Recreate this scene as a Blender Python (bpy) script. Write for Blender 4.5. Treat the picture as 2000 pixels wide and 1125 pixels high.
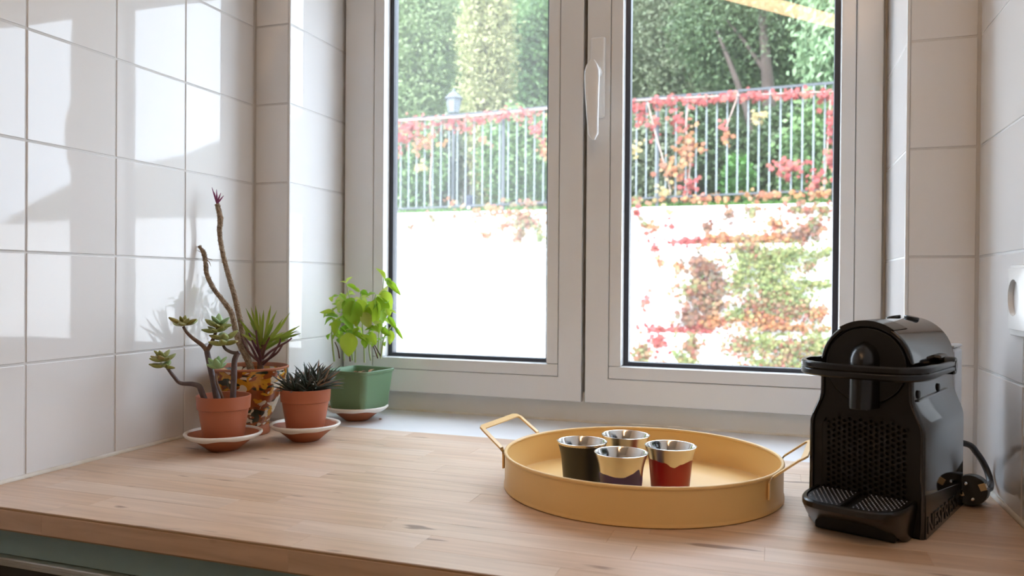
import bpy, bmesh, math, random
import numpy as np
from mathutils import Vector, Matrix, noise as mnoise
random.seed(7); rng = np.random.default_rng(7)
PI = math.pi
scn = bpy.context.scene
COL = scn.collection
for o in list(bpy.data.objects): bpy.data.objects.remove(o)

# ------------------------------------------------------------------ camera
YAW, PITCH, ROLL, FPX = .3304, -.00659, .0076, 1511.5
CAM = np.array([0, 0, .275])
def cam_rows():
    cy, sy = math.cos(YAW), math.sin(YAW)
    r = np.array([cy, sy, 0]); f = np.array([-sy, cy, 0]); u = np.array([0, 0, 1.])
    cp, sp = math.cos(PITCH), math.sin(PITCH)
    f2 = f*cp+u*sp; u2 = u*cp-f*sp
    cr, sr = math.cos(ROLL), math.sin(ROLL)
    return np.array([r*cr+u2*sr, -r*sr+u2*cr, f2])
CM = cam_rows()
def ray(x, y): return CM.T@np.array([(x-1000)/FPX, -(y-562.5)/FPX, 1.])
def at_y(x, y, Y):                       # point of a pixel's sight line on the upright plane y = Y
    d = ray(x, y); return Vector(CAM+d*(Y/d[1]))
def at_d(x, y, p):                       # ... on the plane through p facing the viewer's way (upright)
    d = ray(x, y); n = CM[2]; return Vector(CAM+d*((n@(np.array(p)-CAM))/(n@d)))
cd = bpy.data.cameras.new('camera'); cam = bpy.data.objects.new('camera', cd); COL.objects.link(cam)
m = Matrix.Identity(4)
for i in range(3):
    m[i][0] = CM[0][i]; m[i][1] = CM[1][i]; m[i][2] = -CM[2][i]; m[i][3] = CAM[i]
cam.matrix_world = m
cd.sensor_width = 36; cd.lens = FPX/2000*36; cd.clip_start = .01; cd.clip_end = 200
cd.dof.use_dof = True; cd.dof.focus_distance = 1.12; cd.dof.aperture_fstop = 6.5
scn.camera = cam

# ------------------------------------------------------------------ world, sun, lights, exposure
w = bpy.data.worlds.new('World'); scn.world = w; w.use_nodes = True
bg = w.node_tree.nodes['Background']; bg.inputs[0].default_value = (.72, .84, 1, 1); bg.inputs[1].default_value = 6.6
def light(name, kind, loc, rot, energy, color=(1, 1, 1), **k):
    l = bpy.data.lights.new(name, kind); l.energy = energy; l.color = color
    for a, b in k.items(): setattr(l, a, b)
    o = bpy.data.objects.new(name, l); o.location = loc; o.rotation_euler = rot; COL.objects.link(o); return o
sun = light('sun_offscreen', 'SUN', (0, -5, 8), (math.radians(50), 0, math.radians(-24)), 6.3, (1, .97, .92), angle=.01)
vs = scn.view_settings
vs.view_transform = 'Standard'; vs.look = 'None'; vs.gamma = 1; vs.exposure = 0.45; vs.use_curve_mapping = False

# ------------------------------------------------------------------ materials
def nd(nt, t, **k):
    n = nt.nodes.new(t)
    for a, b in k.items(): setattr(n, a, b)
    return n
def mat(name, c, rough=.5, metal=0, var=None, vscale=8, vstretch=(1, 1, 1), bump=0, bscale=40, coat=0, spec=.5, rand=None, island=None, trans=0, ior=1.5):
    m = bpy.data.materials.new(name); m.use_nodes = True; nt = m.node_tree
    b = nt.nodes['Principled BSDF']; b.inputs['Roughness'].default_value = rough; b.inputs['Metallic'].default_value = metal
    b.inputs['Coat Weight'].default_value = coat; b.inputs['Coat Roughness'].default_value = .05
    b.inputs['Specular IOR Level'].default_value = spec; b.inputs['IOR'].default_value = ior
    b.inputs['Base Color'].default_value = (*c, 1)
    csock = None
    tc = nd(nt, 'ShaderNodeTexCoord'); mp = nd(nt, 'ShaderNodeMapping'); mp.inputs['Scale'].default_value = vstretch
    nt.links.new(tc.outputs['Object'], mp.inputs[0])
    if var:
        n = nd(nt, 'ShaderNodeTexNoise'); n.inputs['Scale'].default_value = vscale; n.inputs['Detail'].default_value = 5
        nt.links.new(mp.outputs[0], n.inputs['Vector'])
        r = nd(nt, 'ShaderNodeValToRGB'); r.color_ramp.elements[0].position = .3; r.color_ramp.elements[1].position = .7
        r.color_ramp.elements[0].color = (*c, 1); r.color_ramp.elements[1].color = (*var, 1)
        nt.links.new(n.outputs[0], r.inputs[0]); csock = r.outputs[0]
    pal = rand or island
    if pal:
        r = nd(nt, 'ShaderNodeValToRGB'); r.color_ramp.interpolation = 'LINEAR'
        e = r.color_ramp.elements
        while len(e) < len(pal): e.new(.5)
        for i, q in enumerate(pal): e[i].position = i/(len(pal)-1); e[i].color = (*q, 1)
        if rand: s = nd(nt, 'ShaderNodeObjectInfo').outputs['Random']
        else: s = nd(nt, 'ShaderNodeNewGeometry').outputs['Random Per Island']
        nt.links.new(s, r.inputs[0])
        if csock:
            mx = nd(nt, 'ShaderNodeMixRGB', blend_type='MULTIPLY'); mx.inputs[0].default_value = 1
            nt.links.new(csock, mx.inputs[1]); nt.links.new(r.outputs[0], mx.inputs[2]); csock = mx.outputs[0]
        else: csock = r.outputs[0]
    if csock: nt.links.new(csock, b.inputs['Base Color'])
    if bump:
        n = nd(nt, 'ShaderNodeTexNoise'); n.inputs['Scale'].default_value = bscale; n.inputs['Detail'].default_value = 3
        nt.links.new(mp.outputs[0], n.inputs['Vector'])
        bp = nd(nt, 'ShaderNodeBump'); bp.inputs['Strength'].default_value = bump; bp.inputs['Distance'].default_value = .01
        nt.links.new(n.outputs[0], bp.inputs['Height']); nt.links.new(bp.outputs[0], b.inputs['Normal'])
    if trans:
        t = nd(nt, 'ShaderNodeBsdfTranslucent'); mx = nd(nt, 'ShaderNodeMixShader'); mx.inputs[0].default_value = trans
        if csock: nt.links.new(csock, t.inputs[0])
        else: t.inputs[0].default_value = (*c, 1)
        out = nt.nodes['Material Output']
        nt.links.new(b.outputs[0], mx.inputs[1]); nt.links.new(t.outputs[0], mx.inputs[2]); nt.links.new(mx.outputs[0], out.inputs[0])
    return m
def glass_mat(name, tint=(1, 1, 1), rough=0.0, haze=0.0):
    m = bpy.data.materials.new(name); m.use_nodes = True; nt = m.node_tree; nt.nodes.remove(nt.nodes['Principled BSDF'])
    t = nd(nt, 'ShaderNodeBsdfTransparent'); t.inputs[0].default_value = (*tint, 1)
    g = nd(nt, 'ShaderNodeBsdfGlossy'); g.inputs['Roughness'].default_value = rough
    lw = nd(nt, 'ShaderNodeLayerWeight'); lw.inputs[0].default_value = .5        # Schlick, the same from both faces of the pane
    pw = nd(nt, 'ShaderNodeMath', operation='POWER'); pw.inputs[1].default_value = 5; nt.links.new(lw.outputs['Facing'], pw.inputs[0])
    f = nd(nt, 'ShaderNodeMath', operation='MULTIPLY_ADD'); f.inputs[1].default_value = .96; f.inputs[2].default_value = .04; nt.links.new(pw.outputs[0], f.inputs[0])
    mx = nd(nt, 'ShaderNodeMixShader')
    nt.links.new(f.outputs[0], mx.inputs[0]); nt.links.new(t.outputs[0], mx.inputs[1]); nt.links.new(g.outputs[0], mx.inputs[2])
    if haze:  # translucent layer added to imitate veiling haze over the view
        tl = nd(nt, 'ShaderNodeBsdfTranslucent'); tl.inputs[0].default_value = (.9, .9, .9, 1); m3 = nd(nt, 'ShaderNodeMixShader'); m3.inputs[0].default_value = haze
        nt.links.new(mx.outputs[0], m3.inputs[1]); nt.links.new(tl.outputs[0], m3.inputs[2]); mx = m3
    nt.links.new(mx.outputs[0], nt.nodes['Material Output'].inputs[0]); return m
def emit_mat(name, c, s):
    m = bpy.data.materials.new(name); m.use_nodes = True; b = m.node_tree.nodes['Principled BSDF']
    b.inputs['Base Color'].default_value = (*c, 1); b.inputs['Emission Color'].default_value = (*c, 1); b.inputs['Emission Strength'].default_value = s
    return m
def wood_mat(name, cols, scale=1):
    m = mat(name, (1, 1, 1), .34, rand=cols, spec=.45); nt = m.node_tree; b = nt.nodes['Principled BSDF']
    src = b.inputs['Base Color'].links[0].from_socket
    tc = nd(nt, 'ShaderNodeTexCoord'); oi = nd(nt, 'ShaderNodeObjectInfo')
    ad = nd(nt, 'ShaderNodeVectorMath', operation='ADD'); sc = nd(nt, 'ShaderNodeVectorMath', operation='SCALE')
    cb = nd(nt, 'ShaderNodeCombineXYZ')
    for i in range(3): nt.links.new(oi.outputs['Random'], cb.inputs[i])
    nt.links.new(cb.outputs[0], sc.inputs[0]); sc.inputs['Scale'].default_value = 37
    nt.links.new(tc.outputs['Object'], ad.inputs[0]); nt.links.new(sc.outputs[0], ad.inputs[1])
    mp = nd(nt, 'ShaderNodeMapping'); mp.inputs['Scale'].default_value = (3, 46, 30); nt.links.new(ad.outputs[0], mp.inputs[0])
    n = nd(nt, 'ShaderNodeTexNoise'); n.inputs['Scale'].default_value = 2.2*scale; n.inputs['Detail'].default_value = 8; n.inputs['Distortion'].default_value = .6
    nt.links.new(mp.outputs[0], n.inputs['Vector'])
    r = nd(nt, 'ShaderNodeValToRGB'); r.color_ramp.elements[0].position = .28; r.color_ramp.elements[1].position = .62
    r.color_ramp.elements[0].color = (.72, .66, .60, 1); r.color_ramp.elements[1].color = (1, 1, 1, 1)
    nt.links.new(n.outputs[0], r.inputs[0])
    mx = nd(nt, 'ShaderNodeMixRGB', blend_type='MULTIPLY'); mx.inputs[0].default_value = .75
    nt.links.new(src, mx.inputs[1]); nt.links.new(r.outputs[0], mx.inputs[2])
    # rare dark knots / flecks
    mp2 = nd(nt, 'ShaderNodeMapping'); mp2.inputs['Scale'].default_value = (9, 45, 9); nt.links.new(ad.outputs[0], mp2.inputs[0])
    v = nd(nt, 'ShaderNodeTexNoise'); v.inputs['Scale'].default_value = 1.0; nt.links.new(mp2.outputs[0], v.inputs['Vector'])
    r2 = nd(nt, 'ShaderNodeValToRGB'); r2.color_ramp.elements[0].position = .70; r2.color_ramp.elements[1].position = .75
    r2.color_ramp.elements[0].color = (1, 1, 1, 1); r2.color_ramp.elements[1].color = (.42, .33, .27, 1)
    nt.links.new(v.outputs[0], r2.inputs[0])
    m2 = nd(nt, 'ShaderNodeMixRGB', blend_type='MULTIPLY'); m2.inputs[0].default_value = 1
    nt.links.new(mx.outputs[0], m2.inputs[1]); nt.links.new(r2.outputs[0], m2.inputs[2]); nt.links.new(m2.outputs[0], b.inputs['Base Color'])
    rr = nd(nt, 'ShaderNodeMapRange'); rr.inputs[3].default_value = .26; rr.inputs[4].default_value = .46
    nt.links.new(n.outputs[0], rr.inputs[0]); nt.links.new(rr.outputs[0], b.inputs['Roughness'])
    return m

M = {}
M['tile'] = mat('white_glazed_tile', (.83, .83, .83), .035, bump=.008, bscale=9, rand=[(.825, .825, .83), (.85, .85, .85)])
M['grout'] = mat('grout', (.70, .695, .69), .6)
M['silicone'] = mat('silicone', (.82, .80, .75), .5, var=(.70, .64, .52), vscale=30)
M['paint'] = mat('white_paint', (.80, .79, .76), .6)
M['pvc'] = mat('white_pvc', (.78, .78, .775), .18, spec=.5)
M['pvc2'] = mat('white_pvc_frame', (.76, .755, .735), .32, var=(.72, .69, .62), vscale=7)
M['handle'] = mat('white_handle', (.84, .84, .83), .25)
M['gasket'] = mat('dark_gasket', (.030, .033, .045), .45)
M['glass'] = glass_mat('window_glass', (.985, .99, .985), haze=.007)
M['glass_hazy'] = glass_mat('hazy_window_glass', (.985, .99, .985), haze=.030)  # left pane, with more of the added haze layer
M['sill'] = mat('pale_sill_laminate', (.73, .74, .76), .35, var=(.78, .78, .79), vscale=14)
M['wood'] = wood_mat('oiled_hardwood', [(.63, .43, .285), (.73, .55, .41), (.66, .46, .315), (.76, .60, .48), (.67, .49, .35), (.71, .53, .39)])
M['woodcore'] = mat('wood_glue_line', (.36, .23, .13), .6)
M['cab'] = mat('sage_green_lacquer', (.30, .45, .46), .35)
M['alu'] = mat('brushed_metal_profile', (.62, .62, .58), .35, .9)
M['dark'] = mat('dark_front', (.035, .032, .03), .3)
M['floor'] = mat('floor_tile_colour', (.42, .36, .30), .4)
M['terra'] = mat('terracotta_plastic', (.40, .118, .055), .42, var=(.44, .138, .066), vscale=10)
M['clay'] = mat('terracotta_clay', (.36, .105, .040), .5, var=(.43, .14, .06), vscale=18, bump=.05, bscale=60)
M['white_glaze'] = mat('cream_white_glaze', (.80, .76, .68), .3, var=(.83, .80, .75), vscale=16)
M['green_pot'] = mat('green_plastic', (.15, .26, .145), .4)
M['soil'] = mat('potting_soil', (.07, .04, .025), .95, var=(.20, .12, .07), vscale=120, bump=1, bscale=150)
M['yellow'] = mat('yellow_enamel', (.85, .57, .23), .36, spec=.5)
M['steel'] = mat('stainless_steel', (.80, .79, .77), .12, 1)
M['steel_b'] = mat('brushed_stainless', (.66, .60, .54), .27, 1)
M['c_black'] = mat('cup_black', (.022, .021, .018), .38)
M['c_purple'] = mat('cup_purple', (.045, .022, .10), .32)
M['c_red'] = mat('cup_red', (.30, .012, .012), .28)
M['gloss'] = mat('gloss_black_plastic', (.006, .006, .008), .05, spec=.6, ior=1.6)
M['matte'] = mat('matte_black_plastic', (.008, .008, .009), .45, spec=.35)
M['satin'] = mat('satin_black_plastic', (.006, .006, .007), .25)
M['nub'] = mat('nub_glint', (.40, .43, .50), .3)  # pale tone imitates reflections on the black grid's studs
M['tank'] = mat('smoky_tank_plastic', (.55, .57, .60), .2)
M['brass'] = mat('brass_clip', (.62, .47, .28), .35, .8)
M['rubber'] = mat('cable_rubber', (.020, .021, .023), .4)

# ------------------------------------------------------------------ mesh helpers
def wnorm(o):
    m_ = o.modifiers.new('weighted_normals', 'WEIGHTED_NORMAL'); m_.mode = 'FACE_AREA'; m_.weight = 100; m_.keep_sharp = True
def obj(name, data, material=None, parent=None, loc=None, smooth=None):
    if isinstance(data, bmesh.types.BMesh):
        me = bpy.data.meshes.new(name); bmesh.ops.recalc_face_normals(data, faces=data.faces); data.to_mesh(me); data.free()
    else: me = data
    if material and not me.materials: me.materials.append(material)
    if smooth is not None:
        me.polygons.foreach_set('use_smooth', [True]*len(me.polygons))
        if smooth < 3: me.set_sharp_from_angle(angle=smooth)
    o = bpy.data.objects.new(name, me); COL.objects.link(o)
    if smooth is not None and smooth < 1.1: wnorm(o)
    if parent: o.parent = parent
    if loc is not None: o.location = loc
    return o
def empty(name, loc=(0, 0, 0), rz=0):
    o = bpy.data.objects.new(name, None); o.empty_display_size = .05; o.location = loc; o.rotation_euler = (0, 0, rz); COL.objects.link(o); return o
def tag(o, label, cat=None, group=None, kind=None):
    o['label'] = label
    if cat: o['category'] = cat
    if group: o['group'] = group
    if kind: o['kind'] = kind
    return o
def struct(o, label=None):
    o['kind'] = 'structure'
    if label: o['label'] = label
    return o
def box(bm, x0, x1, y0, y1, z0, z1, bev=0, seg=2):
    v = bmesh.ops.create_cube(bm, size=1)['verts']
    for q in v: q.co = Vector(((x0+x1)/2+q.co.x*(x1-x0), (y0+y1)/2+q.co.y*(y1-y0), (z0+z1)/2+q.co.z*(z1-z0)))
    if bev:
        es = list({e for q in v for e in q.link_edges})
        bmesh.ops.bevel(bm, geom=es, offset=bev, segments=seg, affect='EDGES', profile=.5)
def bxm(*a, **k):
    bm = bmesh.new(); box(bm, *a, **k); return bm
def rings(bm, loops, closed=True, cap0=False, cap1=False):
    vs = [[bm.verts.new(p) for p in L] for L in loops]; n = len(vs[0])
    for a, b in zip(vs, vs[1:]):
        for i in range(n if closed else n-1):
            j = (i+1) % n; bm.faces.new((a[i], a[j], b[j], b[i]))
    if cap0: bm.faces.new(vs[0][::-1])
    if cap1: bm.faces.new(vs[-1])
    return vs
def lathe(bm, prof, n=48, c=(0, 0), cap0=False, cap1=False, wob=None):
    L = []
    for k, (r, z) in enumerate(prof):
        L.append([(c[0]+r*math.cos(2*PI*i/n), c[1]+r*math.sin(2*PI*i/n), z+(wob(k, 2*PI*i/n) if wob else 0)) for i in range(n)])
    return rings(bm, L, True, cap0, cap1)
def tube(bm, pts, rad, n=8, cap=True, flat=None):
    pts = [Vector(p) for p in pts]; N = len(pts)
    rad = rad if isinstance(rad, (list, tuple)) else [rad]*N
    L = []; up = None
    for i, p in enumerate(pts):
        t = (pts[min(i+1, N-1)]-pts[max(i-1, 0)]).normalized()
        if up is None: up = t.orthogonal().normalized() if flat is None else Vector(flat)
        a = (up-t*up.dot(t)).normalized(); b = t.cross(a); up = a
        L.append([p+(a*math.cos(2*PI*k/n)+b*math.sin(2*PI*k/n))*rad[i] for k in range(n)])
    rings(bm, L, True, cap, cap)
def strip_tube(bm, pts, w, h, upv=(0, 0, 1)):          # rectangular section swept along pts; h along upv
    pts = [Vector(p) for p in pts]; N = len(pts); upv = Vector(upv); L = []
    for i, p in enumerate(pts):
        t = (pts[min(i+1, N-1)]-pts[max(i-1, 0)]).normalized()
        s = t.cross(upv).normalized(); u = s.cross(t).normalized()
        L.append([p+s*(w/2)*a+u*(h/2)*b for a, b in ((-1, -1), (1, -1), (1, 1), (-1, 1))])
    rings(bm, L, True, True, True)
def spline(pts, n=6):
    P = [Vector(p) for p in pts]; out = []
    Q = [P[0]*2-P[1]]+P+[P[-1]*2-P[-2]]
    for i in range(1, len(Q)-2):
        for k in range(n):
            t = k/n; a, b, c, d = Q[i-1:i+3]
            out.append(.5*((2*b)+(c-a)*t+(2*a-5*b+4*c-d)*t*t+(3*b-a-3*c+d)*t**3))
    out.append(P[-1]); return out
def lerp_list(v, n):
    x = np.linspace(0, len(v)-1, n); return list(np.interp(x, range(len(v)), v))
def fastmesh(name, V, F):
    me = bpy.data.meshes.new(name); V = np.asarray(V, np.float32); F = np.asarray(F, np.int32)
    me.vertices.add(len(V)); me.vertices.foreach_set('co', V.ravel())
    k = F.shape[1]; me.loops.add(F.size); me.loops.foreach_set('vertex_index', F.ravel())
    me.polygons.add(len(F)); me.polygons.foreach_set('loop_start', np.arange(0, F.size, k, dtype=np.int32))
    me.update(calc_edges=True); me.validate(); return me

# ------------------------------------------------------------------ room shell
XL, XR = -.983, .271
YB, YBR = 1.2856, 1.262        # back wall faces left / right of the window niche
NL, NR = -.902, .178           # niche reveals
YW = 1.496                     # front of the window frame
ZT = 1.08                      # top of the niche
ZC = 1.50; ZF = -.90
TT = .007                      # tile thickness (proud of the wall)
struct(obj('floor', bxm(-1.25, 2.5, -2.1, 1.3, ZF-.05, ZF), M['floor']))
struct(obj('ceiling', bxm(-1.25, 2.5, -2.1, 1.7, ZC, ZC+.05), M['paint']))
wl = struct(obj('wall_left', bxm(XL-.22, XL-TT+.0056, -2.1, 1.7, ZF, ZC), M['grout']), 'white tiled side wall behind the plants')
wr = struct(obj('wall_right', bxm(XR+TT-.0056, XR+.2, .30, 1.7, ZF, ZC), M['grout']), 'white tiled side wall behind the coffee machine')
struct(obj('wall_side', bxm(2.4, 2.5, -2.1, .4, ZF, ZC), M['paint']))
struct(obj('wall_front', bxm(-1.25, 2.5, -2.2, -2.1, ZF, ZC), M['paint']))
struct(obj('wall_corner', bxm(XR+.2, 2.5, .30, .42, ZF, ZC), M['paint']))
wbl = struct(obj('wall_back_left', bxm(XL-.21, NL-TT+.0056, YB+TT-.0056, 1.62, ZF, ZC), M['grout']), 'narrow tiled return left of the window')
wbr = struct(obj('wall_back_right', bxm(NR+TT-.0056, XR+.19, YBR+TT-.0056, 1.62, ZF, ZC), M['grout']), 'narrow tiled return right of the window')
struct(obj('wall_above', bxm(NL-TT, NR+TT, YB, 1.62, ZT, ZC), M['paint']))
struct(obj('wall_below', bxm(NL-TT, NR+TT, YB+.01, 1.62, ZF, -.03), M['paint']))

tile_cache = {}
def tile(parent, axis, a0, a1, z0, z1, pos, sign):
    """a tile in a wall; axis 'x': wall normal along x (a = y), axis 'y': normal along y (a = x)"""
    g = .0015
    wdt, hgt = round(a1-a0-2*g, 4), round(z1-z0-2*g, 4)
    key = (wdt, hgt)
    if key not in tile_cache:
        bm = bxm(-wdt/2, wdt/2, -TT/2, TT/2, -hgt/2, hgt/2, bev=.0011, seg=2)
        me = bpy.data.meshes.new('tile'); bm.to_mesh(me); bm.free(); me.materials.append(M['tile'])
        me.polygons.foreach_set('use_smooth', [True]*len(me.polygons)); me.set_sharp_from_angle(angle=.9); tile_cache[key] = me
    o = bpy.data.objects.new('tile', tile_cache[key]); COL.objects.link(o); o.parent = parent; wnorm(o)
    j = lambda s: random.gauss(0, s)
    if axis == 'x': o.location = (pos-sign*TT/2+j(.00012), (a0+a1)/2, (z0+z1)/2); o.rotation_euler = (j(.0006), j(.0009), PI/2+j(.0009))
    else: o.location = ((a0+a1)/2, pos-sign*TT/2+j(.00012), (z0+z1)/2); o.rotation_euler = (j(.0009), 0, j(.0009))
    return o
rowsL = [.003]+[.158+.1545*i for i in range(9)]
rowsL[-1] = ZC-.003
colsL = [1.283, 1.097, .947, .794, .642, .490, .338, .186]
for a, b in zip(colsL[1:], colsL):
    for z0, z1 in zip(rowsL, rowsL[1:]): tile(wl, 'x', a, b, z0, z1, XL, 1)
for z0, z1 in zip(rowsL, rowsL[1:]):
    tile(wbl, 'y', XL+.002, NL-.002, z0, z1, YB, -1)
    if z0 < ZT: tile(wbl, 'x', YB+.002, YW+.012, z0, min(z1, ZT), NL, 1)
rowsR = [.003]+[.160+.1575*i for i in range(9)]
rowsR[-1] = ZC-.003
for z0, z1 in zip(rowsR, rowsR[1:]):
    tile(wbr, 'y', NR+.002, XR-.002, z0, z1, YBR, -1)
    if z0 < ZT: tile(wbr, 'x', YBR+.002, YW+.012, z0, min(z1, ZT), NR, -1)
    for a, b in zip([1.044, .892, .740, .588, .436], [1.259, 1.044, .892, .740, .588]): tile(wr, 'x', a, b, z0, z1, XR, -1)
# corner profiles of the niche and silicone beads along the worktop
for nm, x, y in (('trim_1', NL-.001, YB), ('trim_2', NR+.001, YBR)):
    bm = bmesh.new(); tube(bm, [(x, y+.0015, .002), (x, y+.0015, ZC-.002)], .0026, 8)
    struct(obj(nm, bm, M['pvc'], smooth=.8), 'thin white corner profile of the window niche')
for nm, p, q in (('trim_3', (XL, .68, .001), (XL, YB, .001)), ('trim_4', (XR, .68, .001), (XR, YBR, .001))):
    bm = bmesh.new(); tube(bm, [p, q], .0042, 8); struct(obj(nm, bm, M['silicone'], smooth=1), 'silicone bead between worktop and tiles')
bm = bmesh.new(); tube(bm, [(NL, YW+.002, .0008), (NR, YW+.002, .0008)], .004, 8)
struct(obj('trim_5', bm, M['silicone'], smooth=1), 'yellowed sealant under the window frame')
for nm, x in (('trim_6', NL), ('trim_7', NR)):
    bm = bmesh.new(); tube(bm, [(x, YW+.004, .0), (x, YW+.004, ZT)], .005, 8)
    struct(obj(nm, bm, M['silicone'], smooth=1), 'sealant joint between window frame and reveal')

# ------------------------------------------------------------------ window
win = struct(empty('window_1', (0, 0, 0)), 'white plastic double window above the worktop')
def ring_frame(x0, x1, z0, z1, l, r, b, t, y0, y1, bev=.0025):
    bm = bmesh.new(); e = bev
    def rect(o, i, y):   # o: inset from outside (if i None)
        if i is None: return [(x0+o, y, z0+o), (x1-o, y, z0+o), (x1-o, y, z1-o), (x0+o, y, z1-o)]
        return [(x0+l-i, y, z0+b-i), (x1-r+i, y, z0+b-i), (x1-r+i, y, z1-t+i), (x0+l-i, y, z1-t+i)]
    L = [rect(0, None, y1), rect(0, None, y0+e), rect(e*.3, None, y0+e*.3), rect(e, None, y0), rect(0, e, y0), rect(0, e*.3, y0+e*.3), rect(0, 0, y0+e), rect(0, 0, y1)]
    v = rings(bm, L)
    a, c = v[-1], v[0]
    for i in range(4): bm.faces.new((a[i], a[(i+1) % 4], c[(i+1) % 4], c[i]))
    return bm
obj('outer_frame', ring_frame(NL-.01, NR+.01, 0, ZT, .035, .035, .060, .06, YW, YW+.07), M['pvc2'], win, smooth=.6)
bm = bxm(NL, NR, YW+.066, YW+.075, 0, .06)
obj('outer_drip_rail', bm, M['pvc2'], win)
def sash(x0, x1, ox0, ox1, handle=False):
    z0, z1, oz0, oz1 = .042, 1.035, .1145, .955
    yf = YW-.018
    bw = .0245
    s = obj('sash', ring_frame(x0, x1, z0, z1, ox0-bw-x0, x1-ox1-bw, oz0-bw-z0, z1-oz1-bw, yf, YW+.05, .003), M['pvc'], win, smooth=.6)
    # glazing bead: four strips set a touch deeper, with a butt joint at the corners
    for nm, a in (('glazing_bead', (ox0-bw+.0006, ox1+bw-.0006, yf+.0012, YW+.012, oz0-bw+.0006, oz0)),
                  ('glazing_bead', (ox0-bw+.0006, ox1+bw-.0006, yf+.0012, YW+.012, oz1, oz1+bw-.0006)),
                  ('glazing_bead', (ox0-bw+.0006, ox0, yf+.0012, YW+.012, oz0+.0005, oz1-.0005)),
                  ('glazing_bead', (ox1, ox1+bw-.0006, yf+.0012, YW+.012, oz0+.0005, oz1-.0005))):
        obj(nm, bxm(*a, bev=.0022, seg=2), M['pvc'], s, smooth=.6)
    obj('gasket', ring_frame(ox0-.004, ox1+.004, oz0-.004, oz1+.004, .0135, .0135, .0115, .012, YW+.0095, YW+.030, .0012), M['gasket'], s, smooth=.6)
    obj('pane', bxm(ox0-.002, ox1+.002, YW+.016, YW+.020, oz0-.002, oz1+.002), M['glass' if handle else 'glass_hazy'], s)
    if handle:
        hx = (x0+ox0-bw)/2-.0005
        bm = bxm(hx-.0145, hx+.0145, yf-.010, yf+.001, .595, .752, bev=.0045, seg=3)
        obj('handle_base', bm, M['handle'], s, smooth=.8)
        bm = bmesh.new(); lathe(bm, [(.0105, 0), (.0105, .030)], 20, cap0=True, cap1=True)
        bmesh.ops.rotate(bm, verts=bm.verts, matrix=Matrix.Rotation(PI/2, 3, 'X')); bmesh.ops.translate(bm, verts=bm.verts, vec=(hx, yf-.008, .682))
        obj('handle_neck', bm, M['handle'], s, smooth=.8)
        bm = bmesh.new(); L = []
        for k in range(15):
            t = k/14; z = .700-.152*t
            wd = .0150*min(1, .30+.70*math.sqrt(min(1, t/.16)))*(1-.36*max(0, (t-.25)/.75)) if t < .96 else .0065
            if t == 1: wd = .003
            yy = yf-.036-.006*math.sin(t*PI); th = .0065 if 0 < t < 1 else .003
            xx = hx-.004+.0035*t
            L.append([(xx+wd*math.copysign(abs(math.cos(a))**.75, math.cos(a)), yy+th*math.copysign(abs(math.sin(a))**.6, math.sin(a)), z) for a in [2*PI*q/16 for q in range(16)]])
        rings(bm, L, True, True, True); obj('handle_lever', bm, M['handle'], s, smooth=1.0)
    return s
obj('astragal', bxm(-.374, -.344, YW+.018, YW+.045, .044, 1.033, bev=.001), M['pvc2'], win)
sash(NL+.007, -.3625, -.8000, -.4345)
sash(-.3555, NR-.007, -.2845, .1030, True)
# sill
struct(obj('trim_8', bxm(NL-.005, NR+.005, YB-.0005, YW+.03, -.03, -.0004, bev=.001), M['sill']), 'pale flush sill board between worktop and window')

# ------------------------------------------------------------------ worktop of separate staves on a dark core
YF = .680
wt = empty('worktop', (0, 0, 0)); tag(wt, 'oiled hardwood worktop of glued staves running below the window', 'worktop')
obj('core', bxm(XL, XR, YF+.0015, YB-.001, -.0275, -.0006), M['woodcore'], wt)
NROW = 14; RH = (YB-.001-YF)/NROW
stave_cache = {}
for r in range(NROW):
    x = XL-random.uniform(0, .25); y0 = YF+r*RH
    while x < XR-.001:
        ln = random.choice([.16, .22, .28, .34, .42]); x1 = x+ln
        if XR-x1 < .06: x1 = XR
        a, b = max(x, XL), min(x1, XR)
        if b-a > .004:
            top = 0; bot = -.0282 if r == 0 else -.010
            bm = bmesh.new(); box(bm, a+.0001, b-.0001, y0+.0001, y0+RH-.0001, bot, top)
            if r == 0:
                es = [e for e in bm.edges if all(abs(v.co.y-y0) < .001 for v in e.verts) and abs(e.verts[0].co.z-e.verts[1].co.z) < 1e-5]
                bmesh.ops.bevel(bm, geom=es, offset=.0028, segments=3, affect='EDGES')
            else:
                es = [e for e in bm.edges if all(abs(v.co.z-top) < 1e-5 for v in e.verts)]
                bmesh.ops.bevel(bm, geom=es, offset=.00016, segments=1, affect='EDGES')
            cx, cy = (a+b)/2, y0+RH/2
            bmesh.ops.translate(bm, verts=bm.verts, vec=(-cx, -cy, 0))
            obj('stave', bm, M['wood'], wt, loc=(cx, cy, random.uniform(-.0001, 0)))
        x = x1

# cabinet under the worktop
cb = empty('base_cabinet', (0, YF+.03, ZF)); tag(cb, 'sage green base cabinet with metal rail under the worktop', 'cabinet')
def cabpart(n, *a, **k): return obj(n, bxm(*a, **k), M[k.pop('m')] if 'm' in k else None, cb)
def cpart(n, m_, *a, bev=0):
    bm = bxm(*a, bev=bev); bmesh.ops.translate(bm, verts=bm.verts, vec=(0, -(YF+.03), -ZF)); return obj(n, bm, M[m_], cb)
cpart('carcass', 'cab', XL+.002, XR-.002, YF+.045, YB-.02, ZF+.001, -.0285)
cpart('top_panel', 'cab', XL+.002, XR-.002, YF+.022, YF+.046, -.066, -.0285, bev=.001)
cpart('metal_rail', 'alu', XL+.002, XR-.002, YF+.014, YF+.046, -.074, -.0665, bev=.002)
cpart('metal_rail', 'alu', XL+.002, XR-.002, YF+.018, YF+.046, -.079, -.0745, bev=.001)
cpart('dark_front', 'dark', XL+.002, XR-.002, YF+.024, YF+.046, ZF+.1, -.0795, bev=.002)
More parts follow.
